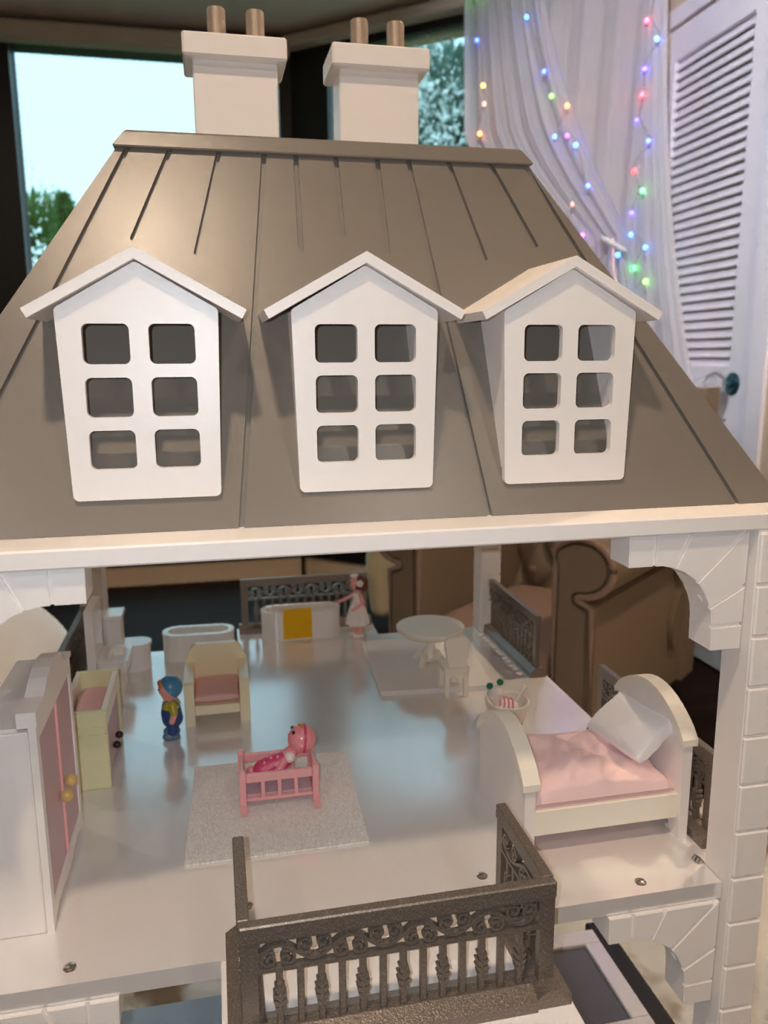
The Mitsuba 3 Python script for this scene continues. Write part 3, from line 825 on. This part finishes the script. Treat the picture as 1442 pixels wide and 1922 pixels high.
hb = Polygon([(hx0 + .0055, .0425), (hx1 - .0045, .0425), (hx1 - .001, .0730), (hx1 - .001, .0790), (hx1 - .005, .0835), (hx0 + .005, .0835), (hx0 + .001, .0790), (hx0 + .001, .0730)])
obj('backrest', extr(hb.buffer(-.001).buffer(.001), 'y', hy0 + .0005, hy0 + .0065), 'ivory', CH)
for x in (hx0 + .001, hx1 - .0075):
    obj('leg', cbox(x, x + .0065, hy0 + .001, hy0 + .0075, 0.0, .0343, .0008), 'ivory', CH)
    obj('leg', cbox(x, x + .0065, hy1 - .0075, hy1 - .001, tz, .0343, .0008), 'ivory', CH)
obj('apron', cbox(hx0 + .0076, hx1 - .0076, hy0 + .002, hy0 + .0055, .027, .0343, .0006), 'ivory', CH)


# bath tubs, towel
def tub(name, cx, cy, L, Wd, h, label, rot=0.0):
    k = thing(name, label, 'bathtub')
    outer = LineString([(-(L - Wd) / 2, 0), ((L - Wd) / 2, 0)])
    o, i = outer.buffer(Wd / 2, quad_segs=12), outer.buffer(Wd / 2 - 0.0075, quad_segs=12)
    wall = extr(o.difference(i), 'z', 0, h)
    bot = extr(o.buffer(-0.003), 'z', 0, 0.010)
    rim = extr(o.buffer(0.0008).difference(i.buffer(0.0006)), 'z', h - 0.004, h)
    f = lambda m: move(m, rot, (cx, cy, 0.0))
    obj('shell', f(wall), 'gloss_white', k)
    obj('bottom', f(bot), 'gloss_white', k)
    obj('rim', f(rim), 'gloss_white', k)
    return k


t1 = tub('oval_tub', -0.143, 0.6435, 0.104, 0.046, 0.0405, 'oval white tub without a towel, behind the cream armchair', -0.05)
obj('tap', cbox(-0.0935, -0.0915, 0.612, 0.614, 0.0, 0.049, 0.0004), 'gloss_white', t1)
t2 = tub('bathtub', 0.0165, 0.700, 0.126, 0.048, 0.046, 'oval white bathtub with a yellow towel over its side')
tw = Polygon([(0.6735, 0.004), (0.6745, 0.004), (0.6745, 0.0465), (0.684, 0.0475), (0.6855, 0.034), (0.6865, 0.034), (0.685, 0.0492), (0.6735, 0.0485)])
obj('towel', extr(tw.buffer(0.0003), 'x', -0.0135, 0.0315), 'towel_yellow', label='mustard yellow towel hanging over the side of the bathtub', cat='towel')

# girl doll
gx, gy = 0.104, 0.668
G = thing('girl_doll', 'girl doll in a white dress with brown hair standing beside the bathtub', 'doll')
body = limb([(gx - .001, gy, .091, .0115), (gx, gy, .076, .004)]) + limb([(gx, gy, .073, .0052), (gx, gy, .060, .0072), (gx, gy, .050, .0085), (gx, gy, .044, .0075)])
for s in (-1, 1):
    body = body + limb([(gx, gy + s * .0045, .045, .0052), (gx - .003 * s, gy + s * .0048, .025, .0040), (gx - .003 * s, gy + s * .0048, .007, .0034)])
body = body + limb([(gx - .002, gy + .006, .071, .0034), (gx - .012, gy + .008, .065, .0029), (gx - .025, gy + .006, .061, .0025), (gx - .029, gy + .005, .060, .0027)])
body = body + limb([(gx + .004, gy - .006, .071, .0036), (gx + .008, gy - .009, .060, .0030), (gx - .004, gy - .0125, .053, .0026), (gx - .009, gy - .0125, .050, .0028)])
obj('body', skin(body, .0015, 6), 'doll_skin', G, smooth=True)
obj('bodice', skin(limb([(gx, gy, .0715, .0058), (gx, gy, .059, .0082)]), .0015, 4), 'dress_white', G, smooth=True)
pr = [(0.0040, .060), (.0085, .0585), (.0135, .048), (.0180, .030), (.0190, .024), (.0180, .0235), (.0, .028)]
sk = lathe([(r, z) for r, z in pr], (gx, gy, 0), 40)
ang = np.arctan2(sk.vertices[:, 1] - gy, sk.vertices[:, 0] - gx)
rr = np.hypot(sk.vertices[:, 1] - gy, sk.vertices[:, 0] - gx)
f = 1 + 0.07 * np.sin(ang * 10) * np.clip(rr / .018, 0, 1) ** 2
sk.vertices[:, 0] = gx + (sk.vertices[:, 0] - gx) * f
sk.vertices[:, 1] = gy + (sk.vertices[:, 1] - gy) * f
obj('skirt', sk, 'dress_white', G, smooth=50)
cut = m3.Manifold.cube([.1, .1, .1], True).rotate([0, 12, 0]).translate([gx - .0535, gy, .094])
obj('hair', (sph((gx + .001, gy, .0915), .0135, 32) - cut) + limb([(gx + .009, gy, .092, .0085), (gx + .011, gy, .083, .0070)], 24), 'hair_brown', G, smooth=40)
obj('headband', ball((gx - .004, gy - .002, .1025), .0052, 2, (1.5, 1.2, .55)), 'dress_white', G, smooth=True)
obj('flower', [ball((gx + .002 + .0032 * math.cos(a), gy - .0132, .0925 + .0032 * math.sin(a)), .0027, 1) for a in np.arange(5) * 1.2566], 'dress_white', G, smooth=True)
obj('collar', ball((gx - .0052, gy - .002, .0705), .0030, 1), 'dress_white', G, smooth=True)
for s in (-1, 1):
    obj('eye', ball((gx - .0118, gy + s * .0048, .0925), .0013, 1), 'black_gloss', G, smooth=True)
    obj('shoe', skin(limb([(gx + .002 - .003 * s, gy + s * .005, .0042, .0040), (gx - .008 - .003 * s, gy + s * .0058, .0038, .0038)]), .0015, 3), 'dress_white', G, smooth=True)

# vanity with mirror, toilet
V = thing('vanity', 'white washstand with an upright mirror and a square basin beside the toilet', 'washstand')
vy0, vy1 = 0.502, 0.577
mf = sbox(vy0, 0, vy1, 0.122).difference(sbox(vy0 + 0.010, 0.058, vy1 - 0.010, 0.112))
obj('mirror_frame', extr(mf, 'x', -0.281, -0.270), 'paint_white', V)
obj('mirror', extr(sbox(vy0 + 0.0102, 0.0582, vy1 - 0.0102, 0.1118), 'x', -0.2785, -0.2745), 'mirror_glass', V, label='small mirror pane')
top = rrect(-0.2695, -0.231, vy0 + 0.001, vy1 - 0.004, 0.004)
obj('basin', [extr(top.difference(rrect(-0.259, -0.238, vy0 + 0.013, vy1 - 0.016, 0.006)), 'z', 0.040, 0.0515), extr(top.buffer(-0.002), 'z', 0.036, 0.0415)], 'gloss_white', V)
obj('cabinet', cbox(-0.2693, -0.240, vy0 + 0.006, vy1 - 0.010, 0, 0.0358, 0.001), 'paint_white', V)
O = thing('toilet', 'white toy toilet with a tall cistern behind the washstand', 'toilet')
obj('cistern', cbox(-0.268, -0.248, 0.594, 0.632, 0.0, 0.0795, 0.001), 'paint_white', O)
obj('cistern_lid', cbox(-0.270, -0.245, 0.591, 0.635, 0.080, 0.0865, 0.001), 'gloss_white', O)
dsh = unary_union([sbox(-0.2475, 0.594, -0.228, 0.632), Point(-0.228, 0.613).buffer(0.019, quad_segs=14)])
obj('bowl', extr(dsh.buffer(-0.002), 'z', 0.0, 0.036), 'paint_white', O)
obj('seat_lid', extr(dsh, 'z', 0.0362, 0.0405), 'gloss_white', O)

# bed with duvet and pillow
BD = thing('doll_bed', 'white wooden doll bed with arched ends beside the right railing', 'bed')
by0, by1 = 0.064, 0.186
def arched(x0, x1, zend, zpk, feet):
    ys = np.linspace(by0, by1, 25)
    zt = zend + (zpk - zend) * np.sin(np.pi * (ys - by0) / (by1 - by0)) ** 0.8
    base = [(by0, 0), (by0 + .013, 0), (by0 + .020, .014), (by0 + .030, .020), (by1 - .030, .020), (by1 - .020, .014), (by1 - .013, 0), (by1, 0)] if feet else [(by0, 0), (by1, 0)]
    pl = Polygon(base + [(y, z - 0.004) for y, z in zip(ys[::-1], zt[::-1])])
    obj('end_board', extr(pl, 'x', x0, x1), 'paint_white', BD)
    o = list(zip(ys, zt + .0035)); i = list(zip(ys[::-1], zt[::-1] - .0038))
    o[0] = (by0 - .003, o[0][1] - .004); o[-1] = (by1 + .003, o[-1][1] - .004)
    i[0] = (by1 + .003, i[0][1] - .003); i[-1] = (by0 - .003, i[-1][1] - .003)
    obj('arched_cap', extr(Polygon(o + i).buffer(0), 'x', x0 - .003, x1 + .003), 'ivory', BD)
arched(0.1445, 0.1545, 0.0745, 0.106, False)
arched(0.2965, 0.3055, 0.1000, 0.128, True)
obj('side_rail', cbox(0.1547, 0.2963, by0 + .003, by0 + .009, 0.020, 0.0445, .0008), 'ivory', BD)
obj('side_rail', cbox(0.1547, 0.2963, by1 - .009, by1 - .003, 0.020, 0.0445, .0008), 'ivory', BD)
obj('mattress', cbox(0.1550, 0.2960, by0 + .0095, by1 - .0095, 0.026, 0.0490, .003), 'pink_cloth', BD, label='pale pink mattress')
def duvet_top(u, v):
    x = 0.1565 + u * 0.134
    y = by0 + .004 + v * (by1 - by0 - .008)
    P = np.stack([u * 6.0, v * 4.6, u * 0], -1)
    f = np.clip(np.sin(np.pi * np.clip(u, 0.0, 1)) , 0, 1) ** 0.28 * np.clip(np.sin(np.pi * v), 0, 1) ** 0.33
    z = 0.0500 + f * (0.0255 + 0.026 * (meshkit.fbm(P, 3, 5) - 0.5) + 0.006 * np.sin(5 * u + 2.5 * v))
    return x, y - 0.001 * f, z
dv1 = grid_mesh(duvet_top, 50, 44)
dv2 = grid_mesh(lambda u, v: (duvet_top(u, v)[0], duvet_top(u, v)[1], 0.0495 + 0 * u), 50, 44); dv2.invert()
obj('duvet', [dv1, dv2], 'pink_cloth', smooth=True, label='rumpled pale pink duvet on the white doll bed', cat='duvet')
pl = cushion(-0.025, 0.025, -0.039, 0.039, -0.0105, 0.021, 0.42, 26, 0.004, 8)
nz = meshkit.noise(pl.vertices * 900, 2)[:, None]
pl.vertices += pl.vertices / (np.linalg.norm(pl.vertices, axis=1, keepdims=True) + 1e-9) * (nz - .5) * 0.0012
pl.apply_transform(trimesh.transformations.rotation_matrix(math.radians(-36), [0, 1, 0]))
pl.apply_transform(trimesh.transformations.rotation_matrix(math.radians(10), [0, 0, 1]))
pl.apply_translation((0.2745, 0.121, 0.0880))
obj('pillow', pl, 'white_fleece', smooth=True, label='white fluffy pillow leaning on the arched headboard of the doll bed', cat='pillow')

# small tub with a doll animal
bc = (0.231, 0.335)
BW = thing('toy_basket', 'small round white toy tub behind the foot of the doll bed', 'tub')
obj('bowl', lathe([(0, 0.0), (0.0205, 0.0), (0.0235, 0.006), (0.0265, 0.022), (0.0275, 0.0255), (0.0255, 0.0260), (0.0235, 0.0235), (0.0205, 0.008), (0, 0.007)], (*bc, 0), 40), 'ivory', BW, smooth=40)
obj('stick', tube([(bc[0] + .004, bc[1] - .004, .015), (bc[0] + .022, bc[1] + .004, .036), (bc[0] + .0255, bc[1] + .0055, .0395)], [.0016, .0019, .0030], 10), 'ivory', smooth=True, label='short white stick leaning out of the small round white toy tub', cat='stick')
KD = thing('animal_doll', 'white doll with green bobble ears sitting in the small round toy tub', 'doll')
kb = limb([(bc[0] - .016, bc[1], .036, .0105), (bc[0] - .0145, bc[1], .027, .006), (bc[0] - .008, bc[1], .0215, .0088), (bc[0] + .006, bc[1], .0160, .0085)])
obj('body', skin(kb, .0015, 5), 'dress_white', KD, smooth=True)
for s, dx in ((-1, -.0075), (1, .0065)):
    obj('ear', ball((bc[0] - .016 + dx, bc[1] + s * .001, .0465 + .003 * (s > 0)), .0042, 2, (1, .8, 1)), 'green_bobble', KD, smooth=True)
for k in range(4):
    t = k / 3
    c = np.array([bc[0] - .0125 + .0165 * t, bc[1], .0235 - .0060 * t])
    arc = [c + np.array([.0022 * math.cos(a), math.sin(a) * .0089, math.cos(a) * .0089]) for a in np.linspace(-1.7, 1.7, 12)]
    obj('stripe', tube(arc, .0009, 6), 'stripe_pink', KD, smooth=True)

# ------------------------------------------------------------------ big furniture in the room behind
AC = thing('tufted_armchair', 'brown-beige tufted armchair with rolled arms behind the right side of the dollhouse', 'armchair')
N = np.array([0.70, 1.13]); s_ = np.array([0.63, -0.77]); s_ /= np.linalg.norm(s_)
b_ = np.array([-s_[1], s_[0]])                            # towards the back of the chair
def chair_place(m):
    """local: x along the front (0 = near arm's centre, negative towards the far arm), y towards the back, z from the room floor"""
    m = tm(m).copy(); v = m.vertices
    m.vertices = np.stack([N[0] + v[:, 0] * s_[0] + v[:, 1] * b_[0], N[1] + v[:, 0] * s_[1] + v[:, 1] * b_[1], RF + v[:, 2]], 1)
    return m
WC = 0.50
def arm_profile(c, sg):
    pts = [(c - sg * 0.055, 0.10), (c - sg * 0.055, 0.55)] + [(c + sg * 0.015 + 0.085 * math.cos(a) * sg, 0.560 + 0.075 * math.sin(a)) for a in np.linspace(math.pi * 0.85, -math.pi * 0.5, 18)] + [(c + sg * 0.052, 0.47), (c + sg * 0.055, 0.10)]
    return Polygon(pts).buffer(0)
for c, sg in ((0.0, 1), (-WC, -1)):
    pr = arm_profile(c, sg)
    obj('arm', chair_place(extr(pr, 'y', 0.004, 0.62)), 'upholstery', AC, smooth=35)
    ins = pr.buffer(-0.020)
    obj('arm_front', chair_place(extr(ins, 'y', -0.010, 0.003)), 'upholstery', AC)
    ring = np.array(pr.buffer(-0.006).exterior.coords)
    obj('piping', chair_place(tube([(x, -0.001, z) for x, z in ring], 0.009, 8)), 'upholstery_rose', AC, smooth=True)
obj('seat_base', chair_place(cbox(-WC + 0.058, -0.058, 0.02, 0.60, 0.10, 0.21, 0.01)), 'upholstery', AC)
obj('seat_cushion', chair_place(cushion(-WC + 0.060, -0.060, -0.01, 0.52, 0.21, 0.14, 0.22)), 'upholstery_rose', AC, smooth=True, label='rose-brown seat cushion')
def back_fn(u, v):
    x = -WC - 0.07 + u * (WC + 0.14); z = 0.20 + v * 0.74
    gx_ = (u * 5.0 + 0.5 * (np.floor(v * 4.0) % 2)); d = np.abs(np.sin(np.pi * (u * 5 + v * 4))) * np.abs(np.sin(np.pi * (u * 5 - v * 4)))
    return x, 0.53 - 0.045 * d ** 0.5 + 0.10 * v, z
obj('backrest', chair_place(grid_mesh(back_fn, 90, 70)), 'upholstery', AC, smooth=True)
obj('back_shell', chair_place(extr(Polygon([(0.60, 0.10), (0.70, 0.10), (0.78, 0.95), (0.66, 0.95)]), 'x', -WC - 0.07, 0.07)), 'upholstery', AC)
for i in range(5):
    for j in range(3):
        u, v = (i + 0.5) / 5, (j + 1) / 4
        x, y, z = back_fn(np.array(u), np.array(v))
        obj('button', chair_place(ball((float(x), float(y) - .004, float(z)), 0.013, 1, (1, .5, 1))), 'upholstery_rose', AC, smooth=True)
for x in (-WC, 0.0):
    for y in (0.06, 0.60):
        obj('leg', chair_place(lathe([(0, 0), (.014, 0), (.022, .05), (.026, .10), (0, .10)], (x, y, 0), 16)), 'wood_floor', AC, smooth=30)

pf = grid_mesh(lambda u, v: (-0.80 + (0.36 + 0.02 * np.sin(6 * np.pi * u)) * np.sin(np.pi * v) ** 0.75 * np.cos(2 * np.pi * u), 1.30 + (0.36 + 0.02 * np.sin(6 * np.pi * u)) * np.sin(np.pi * v) ** 0.75 * np.sin(2 * np.pi * u), RF + 0.275 - 0.27 * np.cos(np.pi * v)), 60, 30)
pf.invert()
obj('pouf', pf, 'pouf_white', smooth=True, label='large white rounded pouf behind the wardrobe', cat='pouf')

ST = thing('soft_toy', 'cream soft bundle with a round black spot beside the tufted armchair', 'soft toy')
sx, sy = 0.545, 2.42
tb = limb([(sx - .035, sy, RF + .08, .045), (sx - .045, sy, RF + .22, .055), (sx - .02, sy, RF + .36, .07)]) + limb([(sx - .02, sy, RF + .30, .06), (sx + .035, sy - .02, RF + .20, .05)])
obj('body', skin(tb, .012, 8), 'plush_cream', ST, smooth=True)
obj('nose', ball((sx + .022, sy - .075, RF + .235), .021, 2), 'black_gloss', ST, smooth=True)
obj('scarf', skin(limb([(sx + .02, sy - .03, RF + .15, .036), (sx + .055, sy, RF + .06, .04), (sx + .07, sy, RF + .045, .045)]), .01, 5), 'plush_grey', ST, smooth=True)

# shaggy rug on the room floor
def shag_fn(u, v):
    x = -0.95 + u * 2.35; y = -0.35 + v * 1.36
    P = np.stack([x * 16, y * 16, x * 0], -1)
    e = np.clip(np.minimum(np.minimum(u, 1 - u) * 40, np.minimum(v, 1 - v) * 25), 0, 1)
    return x, y, RF + 0.002 + e * (0.012 + 0.034 * meshkit.fbm(P, 4, 6))
obj('shag_rug', grid_mesh(shag_fn, 300, 190), 'shag', smooth=True, label='fluffy white and taupe rug on the floor under the dollhouse', cat='rug')

# ------------------------------------------------------------------ sheer curtains and string lights
cA, cB = np.array([0.905, 2.641]), np.array([1.455, 2.166])
ct = (cB - cA) / np.linalg.norm(cB - cA); cn = np.array([-ct[1], ct[0]]) * -1.0     # cn points into the room
LC = np.linalg.norm(cB - cA)
def drape1(u, v):
    """left curtain: full width at the ceiling, gathered to a tie-back at its right"""
    z = 1.79 - v * 2.2
    tie = 0.86
    k = np.clip((1.79 - z) / (1.79 - tie), 0, 1)
    left = 0.0 + 0.02 * k + np.where(z < tie, 0, 0)
    rightE = 0.30 + 0.345 * k ** 1.5
    left = np.where(k > 0.55, left + (k - 0.55) ** 1.4 * 1.15, left)
    g = np.clip((tie - z) / 0.5, 0, 1)
    left = np.where(z < tie, left - 0.10 * g, left); rightE = np.where(z < tie, 0.645 + 0.10 * g, rightE)
    s = left + u * (rightE - left)
    amp = 0.018 * (0.6 + 0.4 * np.sin(9 * u + 1))
    w = amp * np.sin(2 * np.pi * 7 * u + 1.4 * np.sin(3 * v)) + 0.003 * np.sin(2 * np.pi * 17 * u + 2 * v)
    return cA[0] + s * ct[0] + (0.04 + w) * cn[0], cA[1] + s * ct[1] + (0.04 + w) * cn[1], z
obj('sheer_curtain', grid_mesh(drape1, 220, 120), 'sheer', smooth=True, label='white sheer curtain drawn back beside the right window', cat='curtain', group=None)
def drape2(u, v):
    z = 1.79 - v * 2.3
    k = np.clip((1.79 - z) / 1.5, 0, 1)
    ya = 2.105 - 0.30 * k ** 2.2; yb = 2.30 - 0.04 * k
    y = yb + u * (ya - yb)
    w = 0.014 * np.sin(2 * np.pi * 5 * u + v * 2) + 0.005 * np.sin(2 * np.pi * 13 * u)
    return 1.445 - 0.03 + w + 0 * u, y, z
obj('sheer_curtain', grid_mesh(drape2, 90, 100), 'sheer', smooth=True, label='narrow white sheer curtain hanging in front of the louvered door', cat='curtain')
def drape3(u, v):
    z = 1.785 - v * 2.1
    s = 0.20 + u * (0.52 - 0.02 * v) - 0.03 * np.sin(2.2 * v)
    w = 0.010 * np.sin(2 * np.pi * 4.5 * u + 1.1 * np.sin(4 * v)) + 0.002 * np.sin(2 * np.pi * 13 * u)
    return cA[0] + s * ct[0] + (-0.005 + w) * cn[0], cA[1] + s * ct[1] + (-0.005 + w) * cn[1], z
obj('sheer_curtain', grid_mesh(drape3, 120, 60), 'sheer', smooth=True, label='sheer curtain hanging straight behind the drawn one, in front of the tan wall', cat='curtain')
tp = np.array([cA[0] + 0.60 * ct[0] + 0.07 * cn[0], cA[1] + 0.60 * ct[1] + 0.07 * cn[1], 0.86])
TBK = thing('curtain_tieback', 'pale satin tie-back gathering the sheer curtain beside the louvered door', 'tie-back')
obj('band', tube([tp + np.array([0.040 * math.cos(a) * ct[0] + 0.028 * math.sin(a) * cn[0], 0.040 * math.cos(a) * ct[1] + 0.028 * math.sin(a) * cn[1], -0.03 - 0.024 * math.cos(a)]) for a in np.linspace(0, 2 * math.pi, 24)], 0.009, 8), 'rug_felt', TBK, smooth=True)
obj('tassel', tube([tp + np.array([0.02 * cn[0], 0.02 * cn[1], -0.01]), tp + np.array([0.03 * cn[0] + .01, 0.03 * cn[1], -0.12]), tp + np.array([0.03 * cn[0] + .03, 0.03 * cn[1], -0.21])], [0.005, 0.007, 0.009], 10), 'pink_cloth', TBK, smooth=True)

COL = {'blue': (0.02, 0.42, 18), 'cyan': (0.03, 1.3, 10), 'green': (0.10, 9, 0.7), 'yellow': (9, 4, 0.12), 'amber': (10, 1.6, 0.06), 'peach': (4, 1.3, 0.8),
       'red': (11, 0.05, 0.22), 'pink': (11, 0.22, 1.3), 'magenta': (6, 0.22, 10), 'violet': (0.35, 0.10, 15), 'lime': (1.1, 9, 0.22), 'mint': (0.5, 5, 2.0)}
BULB = 1.5
def string(label, pts):
    """pts: (x, y, z, colour, strength)"""
    k = thing('string_light', label, 'string lights', 'coloured string lights on the sheer curtains')
    path = []
    rs = random.Random(len(pts))
    for x, y, z, c, st in pts:
        path.append((x + rs.uniform(-.012, .012), y - .004, z + .012))
    path = np.array(path)
    t = np.linspace(0, len(path) - 1, 12 * len(path))
    q = np.stack([np.interp(t, np.arange(len(path)), path[:, i]) for i in range(3)], 1)
    obj('wire', tube(q, 0.0012, 5), 'wire', k, smooth=True)
    for x, y, z, c, st in pts:
        m = ball((x, y, z), 0.0072, 1, (1, 1, 1.15))
        kk = obj('bulb', m, 'gloss_white', k, smooth=True)
        scene[kk]['emitter'] = {'type': 'area', 'radiance': {'type': 'rgb', 'value': [BULB * st * v for v in COL[c]]}, 'sampling_weight': 0.35}

def on_left(s, z, off=0.075):
    return cA[0] + s * ct[0] + off * cn[0], cA[1] + s * ct[1] + off * cn[1], z
SL1 = [(.055, 1.74, 'green', 1.0), (.067, 1.585, 'blue', 1), (.095, 1.427, 'yellow', 1.3), (.100, 1.363, 'peach', .5), (.084, 1.262, 'amber', 1.2), (.075, 1.15, 'cyan', .6)]
SL2 = [(.245, 1.72, 'green', .3), (.257, 1.627, 'cyan', 1), (.327, 1.438, 'blue', 1.1), (.357, 1.352, 'lime', .45), (.415, 1.312, 'amber', 1.2), (.373, 1.215, 'cyan', .7), (.419, 1.212, 'magenta', .3),
       (.452, 1.177, 'cyan', 1.5), (.500, 1.035, 'blue', 1.5), (.445, .978, 'peach', .3), (.423, .850, 'lime', .6), (.446, .864, 'blue', .4), (.487, .868, 'magenta', .9), (.483, .752, 'red', 1.0), (.617, .792, 'cyan', 1.6), (.645, .665, 'cyan', .9)]
string('coloured string lights down the far left of the sheer curtain, beside the window', [(*on_left(s, z), c, k) for s, z, c, k in SL1])
string('coloured string lights along the drawn edge of the sheer curtain', [(*on_left(s, z), c, k) for s, z, c, k in SL2])
SL3 = [(2.107, 1.655, 'cyan', 1), (2.180, 1.553, 'pink', .8), (2.107, 1.471, 'cyan', 1.4), (2.180, 1.402, 'violet', .9), (2.185, 1.322, 'red', 1.2), (2.215, 1.247, 'violet', .3), (2.128, 1.160, 'blue', 1), (2.215, 1.082, 'red', .4),
       (2.150, 1.004, 'green', 1.2), (2.218, .940, 'violet', .8), (2.215, .867, 'cyan', .8), (2.110, .810, 'cyan', 1), (2.180, .748, 'green', 1), (2.098, .695, 'lime', 1), (2.205, .652, 'mint', .35), (2.122, .598, 'magenta', 1), (2.120, .500, 'red', .4)]
string('coloured string lights over the narrow curtain in front of the louvered door', [(1.388, y, z, c, k) for y, z, c, k in SL3])

# ------------------------------------------------------------------ ceiling downlights out of view: the first real, the others added fill
for (x, y, st), where in zip(DOWNLIGHTS_AND_FILL, ('above the front of the dollhouse', 'added as fill above the tufted armchair and the fluffy rug', 'added as fill above the white pouf', 'added as fill behind the viewer, on the door side', 'added as fill behind the viewer, on the window side')):
    k = thing('downlight', f'round recessed ceiling downlight {where}', 'ceiling light', 'recessed ceiling downlights')
    ring = lathe([(0.052, 0.0), (0.070, 0.0), (0.070, 0.006), (0.052, 0.006)], (x, y, CE - 0.0065), 32)
    obj('trim_ring', ring, 'door_white', k, smooth=35)
    disc = trimesh.creation.cylinder(0.05, 0.003, sections=32); disc.apply_translation((x, y, CE - 0.003))
    kk = obj('lamp_disc', disc, 'gloss_white', k)
    scene[kk]['emitter'] = {'type': 'area', 'radiance': {'type': 'rgb', 'value': [LAMP * st * c for c in (LAMP_RGB if st > 0.45 else (0.92, 0.82, 0.72))]}, 'sampling_weight': 15.0 if st == 0.85 else 7.0}
